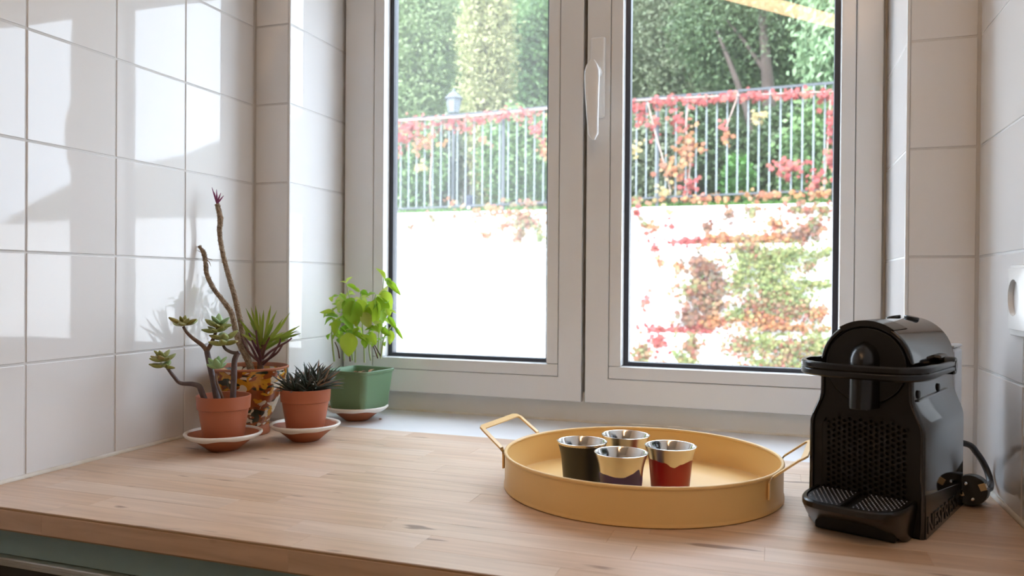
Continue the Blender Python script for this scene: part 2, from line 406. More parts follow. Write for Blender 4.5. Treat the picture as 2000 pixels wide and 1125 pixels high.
cpart('plinth', 'cab', XL+.002, XR-.002, YF+.07, YF+.09, ZF+.001, ZF+.1)

# tube lamp on the ceiling (seen mirrored in the pane)
lp = empty('tube_lamp_offscreen', (.084, -.24, 1.40)); tag(lp, 'warm white tube lamp hanging under the ceiling, mirrored in the window', 'lamp')
dv = Vector((.2909, -.3317, 0)).normalized(); c0 = Vector((0, 0, -.05))
bm = bmesh.new(); tube(bm, [c0-dv*.62, c0+dv*.62], .025, 20); obj('tube', bm, emit_mat('warm_tube', (1, .62, .34), 13), lp, smooth=.8)
for s in (-1, 1):
    bm = bmesh.new(); tube(bm, [c0+dv*.62*s, c0+dv*.66*s], .028, 16); obj('end_cap', bm, M['pvc'], lp, smooth=.8)
    bm = bmesh.new(); tube(bm, [c0+dv*.64*s, c0+dv*.64*s+Vector((0, 0, .15))], .004, 8); obj('hanger', bm, M['alu'], lp)
# ------------------------------------------------------------------ tray and cups
TC = Vector((-.174, 1.050, 0)); TR = .184; TH = .0475
tr = empty('serving_tray', TC); tag(tr, 'round yellow enamelled metal tray with two strap handles', 'tray')
bm = bmesh.new(); lathe(bm, [(0.0005, .003), (TR-.006, .003), (TR-.003, .0036), (TR-.0022, .006), (TR-.0022, TH-.003)], 96)
lathe(bm, [(TR, TH-.003), (TR, .006), (TR+.0012, .004), (TR+.0012, .0015), (TR-.001, 0), (0.0005, 0)], 96)
obj('pan', bm, M['yellow'], tr, smooth=.7)
bm = bmesh.new(); n = 96
L = [[((TR-.0011+.0026*math.cos(2*PI*k/10))*math.cos(2*PI*i/n), (TR-.0011+.0026*math.cos(2*PI*k/10))*math.sin(2*PI*i/n), TH-.0025+.0026*math.sin(2*PI*k/10)) for k in range(10)] for i in range(n)]
rings(bm, L+[L[0]]); bmesh.ops.remove_doubles(bm, verts=bm.verts, dist=1e-6); obj('rim', bm, M['yellow'], tr, smooth=1.5)
for ca in (174, -6):
    def pt(da, r, z): a = math.radians(ca+da); return Vector((r*math.cos(a), r*math.sin(a), z))
    P = [pt(-20, TR+.0016, .020), pt(-20, TR+.0018, .040), pt(-19.5, TR+.006, .047), pt(-16.5, .2155, .0685), pt(-15.6, .2185, .0705), pt(-14, .2195, .0712), pt(14, .2195, .0712), pt(15.6, .2185, .0705), pt(16.5, .2155, .0685), pt(19.5, TR+.006, .047), pt(20, TR+.0018, .040), pt(20, TR+.0016, .020)]
    bm = bmesh.new(); L = []
    ax = pt(0, 1, 0).normalized(); nrm = (ax*-.45+Vector((0, 0, 1))*.9).normalized()
    for i, p in enumerate(P):
        t = (P[min(i+1, len(P)-1)]-P[max(i-1, 0)]).normalized()
        nn = ax if i in (0, 1, len(P)-1, len(P)-2) else nrm
        nn = (nn-t*nn.dot(t)).normalized(); s = t.cross(nn)
        L.append([p+s*.0042*a+nn*.0011*b for a, b in ((-1, -1), (1, -1), (1, 1), (-1, 1))])
    rings(bm, L, True, True, True); obj('handle', bm, M['yellow'], tr, smooth=.5)

def cup(cx, cy, label, mtl=None, top=None, rot=0):
    c = empty('espresso_cup', (cx, cy, .0032), rot); tag(c, label, 'cup', 'espresso cups on the tray')
    H = .0625
    def ro(z): t = z/H; return .0235+.0055*t+.0040*max(0, (t-.62)/.38)**2
    prof = [(0.0004, .0002), (.021, 0), (.0232, .0012)]+[(ro(H*k/14), H*k/14) for k in range(1, 15)]
    bm = bmesh.new(); lathe(bm, prof, 56); obj('outer_wall', bm, M['steel_b'], c, smooth=1)
    bm = bmesh.new(); lathe(bm, [(ro(H), H), (ro(H)+.0003, H+.0006), (ro(H)-.0006, H+.0010), (ro(H)-.0016, H+.0004), (ro(H)-.0022, H-.002)]+[(ro(H*k/10)-.0022, H*k/10) for k in range(9, 0, -1)]+[(.018, .0045), (.0004, .0038)], 56)
    obj('lining', bm, M['steel'], c, smooth=1)
    if mtl:
        bm = bmesh.new(); n = 96; L = []
        for k in range(9):
            row = []
            for i in range(n):
                a = 2*PI*i/n; z = .0012+(top(a)-.0012)*k/8; r = ro(z)+.00025 if k < 8 else ro(z)
                row.append((r*math.cos(a), r*math.sin(a), z))
            L.append(row)
        rings(bm, L); obj('colour_coat', bm, M[mtl], c, smooth=1)
    return c
# angle at which a cup faces the viewer
def face(cx, cy): return math.atan2(-cy, -cx)
def wave_p(a): return .0365+.0085*max(0, 1-abs((a-PI-.62))/.85)-.004*math.cos(3*a) if True else 0
def coat(keys):
    ks = sorted(keys); ks = [(ks[-1][0]-360, ks[-1][1])]+ks+[(ks[0][0]+360, ks[0][1])]
    return lambda a: float(np.interp(math.degrees(a) % 360, [k[0] for k in ks], [k[1] for k in ks]))
cup(-.243, 1.000, 'black coated steel espresso cup on the tray', 'c_black', lambda a: .0600, face(-.243, 1.0))
cup(-.197, 1.064, 'plain steel espresso cup standing behind the other three cups', None, None, face(-.197, 1.064))
# angles: 0 faces the viewer, + turns to the viewer's right
cup(-.1815, .951, 'steel espresso cup with a purple lower coat', 'c_purple', coat([(0, .0375), (10, .0378), (20, .0400), (35, .0430), (47, .0465), (52, .0465), (62, .038), (80, .034), (130, .036), (180, .04), (230, .036), (290, .0392), (320, .0390), (345, .0375)]), face(-.1815, .951))
cup(-.129, 1.0135, 'steel espresso cup with a bright red lower coat', 'c_red', coat([(0, 0.0415), (6, 0.0405), (12, 0.0400), (20, 0.0425), (26, 0.0440), (36, 0.0445), (44, 0.0460), (60, 0.0475), (90, 0.0460), (180, 0.0440), (270, 0.0480), (300, 0.0472), (320, 0.0475), (338, 0.0455), (346, 0.0460), (354, 0.0440)]), face(-.129, 1.0135))

# ------------------------------------------------------------------ pots and saucers
def saucer(cx, cy, label, rb=.0238, rr=.0605, h=.029, seed=0):
    s = empty('saucer', (cx, cy, 0)); tag(s, label, 'saucer', 'clay saucers under the pots')
    rs = random.Random(seed); ph = [rs.uniform(0, 6.28) for _ in range(4)]
    bm = bmesh.new()
    lathe(bm, [(.0005, 0), (rb-.001, 0), (rb+.001, .0015), (rb+.5*(rr-rb), h*.52), (rr-.004, h-.0045), (rr-.002, h-.003), (rr-.006, h-.003), (rb+.5*(rr-rb)-.004, h*.52+.001), (rb+.002, .007), (.0005, .006)], 64)
    obj('bowl', bm, M['clay'], s, smooth=.9)
    n = 72; L = []
    for i in range(n):
        a = 2*PI*i/n; d = .0022*math.sin(3*a+ph[0])+.0013*math.sin(7*a+ph[1])
        L.append([((rr+dr)*math.cos(a), (rr+dr)*math.sin(a), h+dz) for dr, dz in ((-.0065-d*.6, -.0068-d*.4), (-.0060-d*.6, -.0035), (-.004, -.0008), (-.0015, .0004), (.0006, -.0006), (.0007, -.0026), (-.0012, -.0050), (-.0060-d, -.0085-d*.75), (-.0066-d, -.0088-d*.75))])
    bm = bmesh.new(); rings(bm, L+[L[0]], True); bmesh.ops.remove_doubles(bm, verts=bm.verts, dist=1e-7)
    obj('glazed_rim', bm, M['white_glaze'], s, smooth=1.2)
    return s
S1, S2, S3 = Vector((-.8535, 1.042, 0)), Vector((-.7722, 1.1524, 0)), Vector((-.7925, 1.361, -.0004))
saucer(S1.x, S1.y, 'clay saucer with white glazed rim under the jade plant', seed=1)
saucer(S2.x, S2.y, 'clay saucer with white glazed rim under the spiky succulent', rr=.0590, h=.030, seed=2)
saucer(S3.x, S3.y, 'clay saucer with white glazed rim under the green pot on the sill', rr=.0615, seed=3)
def plastic_pot(parent, rt, rb, h, tilt=0):
    bm = bmesh.new(); lip = h*.27
    lathe(bm, [(.0005, 0), (rb-.0015, 0), (rb, .0015), (rt-.0035, h-lip-.0012), (rt-.0012, h-lip), (rt, h-.001), (rt-.0006, h), (rt-.0018, h-.0004), (rt-.004, h-lip), (rb-.002, .003), (.0005, .003)], 64)
    return obj('pot', bm, M['terra'], parent, smooth=.6)
def soil(parent, r, z, bumps=.002, n=40):
    bm = bmesh.new(); L = []
    for k in range(7):
        rr = r*(1-k/7)+.0004
        L.append([(rr*math.cos(2*PI*i/n), rr*math.sin(2*PI*i/n), z+(0 if k == 0 else random.uniform(-1, 1)*bumps)) for i in range(n)])
    rings(bm, L, True, False, True); return obj('soil', bm, M['soil'], parent)

M['jade_stem'] = mat('jade_stem', (.075, .050, .056), .55, var=(.13, .095, .09), vscale=60, bump=.3, bscale=120)
M['jade_stem_b'] = mat('jade_twig', (.12, .062, .042), .6, var=(.20, .125, .08), vscale=60, bump=.3, bscale=120)
M['jade_leaf'] = mat('jade_leaf', (.26, .31, .11), .38, rand=[(.24, .22, .045), (.27, .30, .075), (.38, .41, .16), (.25, .32, .09), (.33, .25, .07)])
M['jade_leaf_g'] = mat('jade_leaf_young', (.25, .42, .20), .35, rand=[(.22, .40, .16), (.33, .48, .22), (.20, .36, .17)])
M['long_stem'] = mat('scaly_stem', (.27, .175, .105), .8, var=(.50, .38, .26), vscale=160, bump=1, bscale=260)
M['purple'] = mat('purple_shoot', (.27, .055, .16), .5)
M['strap_g'] = mat('strap_leaf_green', (.29, .42, .055), .4, rand=[(.34, .47, .07), (.50, .60, .14), (.28, .42, .07)], trans=.35)
M['strap_p'] = mat('strap_stalk_purple', (.12, .035, .075), .5, rand=[(.11, .03, .08), (.16, .07, .06)])
M['haw'] = mat('dark_succulent_leaf', (.05, .09, .075), .5, rand=[(.09, .15, .13), (.16, .22, .18), (.24, .22, .20), (.11, .18, .15), (.30, .31, .29)], bump=.8, bscale=300)
M['haw_dry'] = mat('dry_succulent_leaf', (.36, .25, .17), .7, rand=[(.42, .30, .21), (.25, .16, .11)])
M['basil'] = mat('basil_leaf', (.34, .52, .03), .42, rand=[(.20, .42, .03), (.33, .54, .035), (.46, .62, .06), (.27, .48, .03), (.56, .62, .16)], trans=.38, bump=.25, bscale=90)
M['basil_stem'] = mat('basil_stem', (.34, .46, .16), .5, rand=[(.30, .44, .14), (.45, .52, .28)])
M['twig'] = mat('dry_twig', (.10, .05, .035), .8)
M['husk'] = mat('dry_leaf_litter', (.40, .24, .13), .8, rand=[(.45, .28, .16), (.25, .14, .08), (.55, .40, .28)])

# pot decorated with splashes: glazed clay, splash pattern printed in the glaze
def splash_mat():
    m = mat('splashed_glaze', (.33, .085, .02), .16); nt = m.node_tree; b = nt.nodes['Principled BSDF']
    tc = nd(nt, 'ShaderNodeTexCoord'); cur = None
    base = nd(nt, 'ShaderNodeRGB'); base.outputs[0].default_value = (.30, .075, .018, 1); cur = base.outputs[0]
    for sc, th, colr, off, st in ((26, .53, (.60, .27, .02), 3, (1, 1, 1.7)), (30, .60, (.025, .032, .018), 9, (.8, .8, 2.2)), (34, .575, (.74, .64, .48), 17, (1, 1, 1.5)), (28, .62, (.70, .34, .03), 31, (1, 1, 1.3))):
        mp = nd(nt, 'ShaderNodeMapping'); mp.inputs['Location'].default_value = (off, off*.7, off*.3); mp.inputs['Scale'].default_value = st
        nt.links.new(tc.outputs['Object'], mp.inputs[0])
        n = nd(nt, 'ShaderNodeTexNoise'); n.inputs['Scale'].default_value = sc; n.inputs['Detail'].default_value = 2.0; n.inputs['Distortion'].default_value = .5
        nt.links.new(mp.outputs[0], n.inputs['Vector'])
        g = nd(nt, 'ShaderNodeMapRange'); g.inputs[1].default_value = th; g.inputs[2].default_value = th+.012; nt.links.new(n.outputs[0], g.inputs[0])
        mx = nd(nt, 'ShaderNodeMixRGB'); nt.links.new(g.outputs[0], mx.inputs[0]); nt.links.new(cur, mx.inputs[1]); mx.inputs[2].default_value = (*colr, 1); cur = mx.outputs[0]
    nt.links.new(cur, b.inputs['Base Color']); b.inputs['Coat Weight'].default_value = .5; return m
M['splash'] = splash_mat()

def stem_obj(parent, org, pix, ref, rad, material, name='stem', depth=None, n=8, sub=5):
    """a stem given as pixels on the plane through ref, with depth offsets along the view"""
    P = []
    for i, (x, y) in enumerate(pix):
        p = at_d(x, y, ref)
        if depth: p = at_d(x, y, Vector(ref)+Vector(CM[2])*depth[i])
        P.append(p-Vector(org))
    if parent is jp: rad = [q*.86 for q in rad]
    Q = spline(P, sub); bm = bmesh.new(); tube(bm, Q, lerp_list(rad, len(Q)), n)
    o = obj(name, bm, material, parent, smooth=1.2); return P
leafmeshes = {}
def jade_mesh():
    if 'jade' not in leafmeshes:
        bm = bmesh.new(); L = []
        for k in range(9):
            t = k/8; x = t; wd = .31*math.sin(PI*(.06+.90*t)**.80)**.9; th = .155*math.sin(PI*(.08+.86*t))**.8
            L.append([(x, wd*math.cos(a), th*math.sin(a)+.10*t*t) for a in [2*PI*q/12 for q in range(12)]])
        rings(bm, L, True, True, True); me = bpy.data.meshes.new('leaf'); bmesh.ops.recalc_face_normals(bm, faces=bm.faces); bm.to_mesh(me); bm.free()
        me.polygons.foreach_set('use_smooth', [True]*len(me.polygons)); leafmeshes['jade'] = me
    return leafmeshes['jade']
def leaf_obj(me, material, parent, pos, direc, length, up=(0, 0, 1), name='leaf', wscale=1):
    key = (me.name, material.name)
    if key not in leafmeshes:
        m2 = me.copy(); m2.materials.clear(); m2.materials.append(material); leafmeshes[key] = m2
    o = bpy.data.objects.new(name, leafmeshes[key]); COL.objects.link(o); o.parent = parent
    x = Vector(direc).normalized(); u = Vector(up); y = u.cross(x)
    if y.length < 1e-4: y = x.orthogonal()
    y.normalize(); z = x.cross(y)
    mm = Matrix((x*length, y*length*wscale, z*length)).transposed().to_4x4(); mm.translation = Vector(pos)
    o.matrix_basis = mm; return o
VR = Vector(CM[0]); VF = Vector(CM[2])

# jade plant
jp = empty('potted_jade_plant', S1+Vector((0, 0, .0105))); tag(jp, 'jade plant with bare stems in a terracotta pot beside the tiled wall', 'plant')
o1 = S1+Vector((0, 0, .0105))
plastic_pot(jp, .0425, .0305, .0782); soil(jp, .0385, .054)
R1 = S1+Vector((0, 0, .09))
stem_obj(jp, o1, [(428, 805), (424, 778), (416, 740), (406, 695), (404, 684)], R1, [.0068, .0066, .0058, .0052, .005], M['jade_stem'], depth=[0, 0, .0, .0, .0], n=10)
stem_obj(jp, o1, [(404, 686), (396, 675), (376, 660), (364, 648), (358, 638)], R1, [.0042, .0042, .0034, .003, .0026], M['jade_stem_b'])
stem_obj(jp, o1, [(404, 686), (411, 674), (418, 658), (425, 640)], R1, [.0042, .004, .0032, .0028], M['jade_stem_b'])
stem_obj(jp, o1, [(408, 808), (400, 782), (393, 763), (388, 754), (376, 750), (352, 748), (340, 736), (330, 723), (322, 712)], R1, [.0058, .0056, .0052, .0050, .0044, .0036, .0034, .003, .0026], M['jade_stem'], depth=[-.012, -.012, -.012, -.013, -.014, -.016, -.018, -.02, -.02])
stem_obj(jp, o1, [(454, 805), (455, 775), (457, 738), (458, 706), (463, 692), (468, 688)], R1, [.0056, .0056, .0055, .0053, .0050, .004], M['jade_stem'], depth=[-.004]*6, n=10)
stem_obj(jp, o1, [(464, 690), (452, 688), (440, 681), (434, 670)], R1, [.0036, .0034, .003, .0026], M['jade_stem'], depth=[-.004]*4)
stem_obj(jp, o1, [(442, 800), (434, 775), (424, 748), (422, 730)], R1, [.0026, .0026, .0022, .0018], M['jade_stem_b'], depth=[-.015, -.015, -.016, -.018])
rj = random.Random(5)
def rosette(px, py, dep, n, ln, mtl, tilt=(0, 0), tiers=1, vs=.5):
    base = at_d(px, py, R1+VF*dep)-o1
    for tI in range(tiers):
        a0 = rj.uniform(0, 6)
        for k in range(n):
            a = a0+2*PI*k/n+rj.uniform(-.25, .25)
            d = VR*math.cos(a)+VF*math.sin(a)+Vector((0, 0, rj.uniform(.0, vs)-.12*tI))+VR*tilt[0]+Vector((0, 0, tilt[1]))
            leaf_obj(jade_mesh(), M[mtl], jp, base+Vector((0, 0, -.0085*tI+.002)), d, 1.16*ln*rj.uniform(.85, 1.15), wscale=rj.uniform(.85, 1.05))
rosette(358, 636, 0, 7, .0195, 'jade_leaf', tiers=1)
rosette(358, 633, 0, 2, .013, 'jade_leaf', tilt=(0, .8))
rosette(424, 640, 0, 6, .020, 'jade_leaf', tiers=2)
rosette(428, 634, 0, 3, .019, 'jade_leaf_g', tilt=(.3, .5))
rosette(438, 664, -.004, 6, .021, 'jade_leaf', tiers=2)
rosette(320, 707, -.02, 7, .018, 'jade_leaf', tilt=(-.3, -.1), tiers=2)
rosette(318, 700, -.02, 3, .016, 'jade_leaf', tilt=(-.3, .5))
rosette(424, 722, -.018, 6, .018, 'jade_leaf_g', vs=.9, tiers=1)
rosette(424, 716, -.018, 4, .015, 'jade_leaf_g', tilt=(.1, .6))

# tall leggy plant in the splashed pot
DC = Vector((-.9015, 1.168, 0)); dp = empty('potted_leggy_succulent', DC); tag(dp, 'leggy plant with two tall bare stems in a brown splashed glazed pot', 'plant')
bm = bmesh.new()
lathe(bm, [(.0005, 0), (.0345, 0), (.0362, .002), (.0365, .010), (.0345, .018), (.0350, .021), (.0405, .032), (.0500, .056), (.0590, .082), (.0640, .101), (.0668, .112), (.0686, .118), (.0688, .1205), (.0668, .1215), (.0650, .1195), (.060, .095), (.05, .07), (.0005, .07)], 64)
obj('pot', bm, M['splash'], dp, smooth=.9)
bm = bmesh.new(); lathe(bm, [(.0690, .1180), (.0693, .1208), (.0670, .1220), (.0645, .1198), (.0635, .110)], 64); obj('clay_rim', bm, M['clay'], dp, smooth=.9)
bm = bmesh.new(); lathe(bm, [(.0352, .0003), (.0368, .002), (.0371, .010), (.0352, .0175)], 64); obj('clay_foot', bm, M['clay'], dp, smooth=.9)
soil(dp, .0625, .104)
RD = DC+Vector((0, 0, .12))
s1 = [(492, 735), (487, 712), (477, 668), (468, 622), (458, 578), (444, 530), (434, 490), (429, 455), (430, 425), (424, 398)]
s2 = [(496, 735), (486, 708), (468, 672), (459, 640), (452, 612), (436, 588), (416, 562), (404, 535), (401, 510), (398, 495), (389, 480)]
def scaly(pix, rad, dep):
    stem_obj(dp, DC, pix, RD, rad, M['long_stem'], depth=dep, n=10, sub=8)
    P = spline([at_d(x, y, RD+VF*dd)-DC for (x, y), dd in zip(pix, dep)], 12); rd = lerp_list(rad, len(P)); bm = bmesh.new()
    for i in range(4, len(P)-1):
        for _ in range(5):
            t = (P[i+1]-P[i]).normalized(); a = t.orthogonal().normalized(); a = Matrix.Rotation(random.uniform(0, 6.28), 3, t)@a
            b = P[i]+a*rd[i]*.9; tip = b+a*random.uniform(.001, .0024)+t*random.uniform(.0008, .003); s = t.cross(a)*.0006
            v = [bm.verts.new(q) for q in (b-s-t*.0008, b+s-t*.0008, tip, b+t*.0008)]
            bm.faces.new((v[0], v[1], v[2])); bm.faces.new((v[1], v[3], v[2])); bm.faces.new((v[3], v[0], v[2]))
    o = obj('stem_scales', bm, M['long_stem'], dp); o['kind'] = 'stuff'
scaly(s1, [.0058, .0056, .0052, .0048, .0046, .0042, .0040, .0042, .0048, .0040], [0, 0, 0, .002, .004, .004, .002, 0, -.002, -.004])
scaly(s2, [.0056, .0054, .0050, .0048, .0046, .0042, .0040, .0040, .0034, .0040, .0022], [-.01, -.01, -.012, -.012, -.014, -.014, -.014, -.014, -.014, -.014, -.014])
for (x, y), k in (((414, 366), 0), ((423, 370), 0), ((431, 377), 0), ((437, 382), .0), ((419, 376), .01)):
    stem_obj(dp, DC, [(424, 398), ((424*.45+x*.55), (398*.45+y*.55)), (x, y)], RD, [.0016, .0014, .0004], M['purple'], name='shoot_leaf', depth=[-.004, -.004+k, -.004+k], n=6)
for (x0, y0), (x1, y1) in (((428, 410), (434, 438)), ((402, 505), (412, 520)), ((400, 500), (384, 488)), ((403, 508), (406, 530)), ((404, 505), (415, 508)), ((430, 420), (436, 430))):
    stem_obj(dp, DC, [(x0, y0), ((x0+x1)/2+2, (y0+y1)/2), (x1, y1)], RD, [.0008, .0007, .0003], M['husk'], name='dry_leaf', depth=[-.012]*3, n=5)
# rosette of strap leaves
rs = random.Random(11)
stem_obj(dp, DC, [(508, 735), (509, 712), (512, 685), (516, 668)], RD, [.0062, .0058, .0048, .0034], M['jade_stem_b'], depth=[.004]*4, n=10)
tips = [(466, 622), (472, 645), (480, 602), (490, 600), (499, 596), (507, 610), (529, 596), (524, 612), (541, 606), (566, 611), (553, 622), (586, 636), (580, 646), (588, 651), (570, 657), (562, 664), (478, 660), (474, 635), (515, 605), (545, 640), (535, 628), (500, 625), (488, 628), (556, 648), (470, 652), (540, 660)]
def strap(base, mid, tip, wd, mtl, nm):
    Q = spline([base, mid, tip], 6); bm = bmesh.new(); L = []
    for i, p in enumerate(Q):
        t = (Q[min(i+1, len(Q)-1)]-Q[max(0, i-1)]).normalized(); s = t.cross(VF).normalized(); f = i/(len(Q)-1)
        wq = wd*(.55+.75*math.sin(PI*min(1, f*.72+.1)))*(1 if f < .8 else max(.12, (1-f)/.2)); nn = s.cross(t)
        L.append([p-s*wq, p+nn*wq*.35, p+s*wq, p-nn*wq*.25])
    rings(bm, L, True, True, True); obj(nm, bm, M[mtl], dp, smooth=1.2)
for x, y in tips:
    dd = rs.uniform(-.03, .022); b0 = at_d(512+rs.uniform(-3, 3), 690-rs.uniform(0, 24), RD+VF*.004)-DC
    bm_ = at_d(512*.5+x*.5+rs.uniform(-3, 3), 672*.5+y*.5+rs.uniform(0, 6), RD+VF*(dd*.5))-DC
    strap(b0, bm_, at_d(x, y, RD+VF*dd)-DC, .0018, 'strap_g', 'strap_leaf')
for pix in ([(508, 712), (492, 680), (476, 655)], [(510, 700), (496, 672), (486, 650)], [(514, 712), (530, 695), (545, 672), (548, 660)], [(513, 700), (532, 684), (560, 668), (570, 660)], [(512, 700), (520, 672), (532, 650)], [(510, 705), (503, 672), (500, 645)], [(514, 708), (540, 690), (553, 672)], [(508, 708), (488, 690), (472, 660)]):
    stem_obj(dp, DC, pix, RD, lerp_list([.0024, .0020, .0014], len(pix)), M['strap_p'], name='leaf_stalk', depth=[0]+[-.012]*(len(pix)-1), n=6)

# spiky succulent
hp = empty('potted_spiky_succulent', S2+Vector((0, 0, .0105))); tag(hp, 'dense dark spiky succulent in a small terracotta pot', 'plant')
o2 = S2+Vector((0, 0, .0105)); plastic_pot(hp, .0430, .0305, .0795); soil(hp, .0395, .073)
def spike_mesh():
    bm = bmesh.new(); L = []
    for k in range(6):
        t = k/5; r = .085*(1-t)**.75*(.75+.5*t)+.004; L.append([(t, r*math.cos(a), r*.75*math.sin(a)+.18*t*t) for a in [2*PI*q/6 for q in range(6)]])
    rings(bm, L, True, True, True); me = bpy.data.meshes.new('spike'); bm.to_mesh(me); bm.free(); me.polygons.foreach_set('use_smooth', [True]*len(me.polygons)); return me
SPK = spike_mesh(); rh = random.Random(3)
cents = [(-.026, -.012, .0), (-.012, -.022, 0), (.006, -.018, 0), (.022, -.014, .004), (-.018, .006, .003), (.002, .004, .008), (.020, .006, .010), (.030, .0, .004), (-.004, .020, .004), (.016, .022, .006)]
for (cx, cy, cz) in cents:
    for k in range(17):
        a = k*2.4+rh.uniform(-.3, .3); el = .25+1.15*(k/17)+rh.uniform(-.1, .1)
        d = VR*math.cos(a)*math.cos(el)+VF*math.sin(a)*math.cos(el)+Vector((0, 0, math.sin(el)))+VR*cx*14
        dry = rh.random() < (.35 if cx > .018 else .10)
        leaf_obj(SPK, M['haw_dry' if dry else 'haw'], hp, VR*cx+VF*cy+Vector((0, 0, .074+cz+.008*k/17)), d, rh.uniform(.027, .040)*(1.12 if cx > .0 and cy > -.01 else .95), up=(0, 0, -1))
for x, y in ((648, 690), (656, 688), (664, 700), (640, 706)):
    b0 = VR*.018+VF*rh.uniform(-.01, .01)+Vector((0, 0, .09)); tip = at_d(x, y, S2+Vector((0, 0, .1)))-o2
    leaf_obj(SPK, M['haw'], hp, b0, (at_d(x-10, y+2, S2+Vector((0, 0, .1)))-o2)-b0, .034, up=(0, 0, -1))

# basil in the green square pot
GB = S3+Vector((.006, .0, .0245)); gp = empty('potted_basil', GB, math.radians(-8)); tag(gp, 'leafy bright green basil in a square green plastic pot on the sill', 'plant')
GR = -.02
def sq(h, r, z, n=6):
    L = []
    for cxs, cys, a0 in ((1, 1, 0), (-1, 1, 90), (-1, -1, 180), (1, -1, 270)):
        for k in range(n):
            a = math.radians(a0+90*k/(n-1)); L.append((cxs*(h-r)+r*math.cos(a), cys*(h-r)+r*math.sin(a), z))
    return L
HP = .0775
bm = bmesh.new(); rings(bm, [sq(.041, .012, 0), sq(.0428, .012, .002), sq(.0495, .011, HP-.006), sq(.0515, .012, HP-.005), sq(.0520, .012, HP-.0005), sq(.0512, .011, HP), sq(.0498, .010, HP-.0008), sq(.0478, .010, HP-.010), sq(.043, .01, .004)], True, True, True)
obj('pot', bm, M['green_pot'], gp, smooth=.7)
bm = bmesh.new(); rings(bm, [sq(.0476, .01, HP-.013), sq(.03, .008, HP-.010), sq(.004, .002, HP-.011)], True, False, True); obj('soil', bm, M['soil'], gp)
rb_ = random.Random(21); RB = GB+Vector((0, 0, .1)); GI = Matrix.Rotation(math.radians(8), 3, 'Z')
def gl(x, y, dep=0): return GI@(at_d(x, y, RB+VF*dep)-GB)
def gstem(pix, rad, m_='basil_stem', dep=0, nm='stem'):
    P = [gl(x, y, dep) for x, y in pix]; Q = spline(P, 5); bm = bmesh.new(); tube(bm, Q, lerp_list(rad, len(Q)), 7); obj(nm, bm, M[m_], gp, smooth=1.2)
for pix, dp_ in (([(653, 706), (649, 670), (648, 645), (652, 622)], -.03), ([(694, 708), (694, 680), (690, 640), (684, 590), (676, 552)], -.01), ([(712, 708), (711, 680), (708, 640), (706, 590), (704, 570)], .0), ([(724, 704), (721, 680), (722, 640), (728, 600), (734, 575)], .01), ([(738, 700), (740, 660), (745, 610), (748, 570), (750, 535)], .02), ([(688, 704), (686, 660), (680, 610), (672, 590)], .02), ([(744, 700), (750, 660), (762, 640), (772, 630)], .0), ([(672, 704), (670, 670), (664, 640)], .0)):
    gstem(pix, [.0018, .0017, .0014, .001], dep=dp_)
for pix, dp_ in (([(663, 700), (660, 682), (654, 668)], -.02), ([(738, 700), (730, 678), (726, 665)], -.01), ([(745, 698), (736, 682), (728, 668)], 0), ([(684, 706), (682, 690), (676, 680)], -.03)):
    gstem(pix, [.0014, .0012, .001], 'twig', dp_, 'dry_twig')
def basil_mesh():
    bm = bmesh.new(); rows = []
    for k in range(9):
        t = k/8; wd = .30*math.sin(PI*min(1, .04+.96*t**.80))**.85+.006; row = []
        for j in range(-3, 4):
            f = j/3; row.append(bm.verts.new((t, wd*f, .16*abs(f)**1.5*wd/.36-.28*t*t+.03*math.sin(t*9+f*3)*abs(f))))
        rows.append(row)
    for a, b in zip(rows, rows[1:]):
        for j in range(6): bm.faces.new((a[j], a[j+1], b[j+1], b[j]))
    me = bpy.data.meshes.new('basil_leaf'); bm.to_mesh(me); bm.free(); me.polygons.foreach_set('use_smooth', [True]*len(me.polygons)); return me
BM_ = basil_mesh()
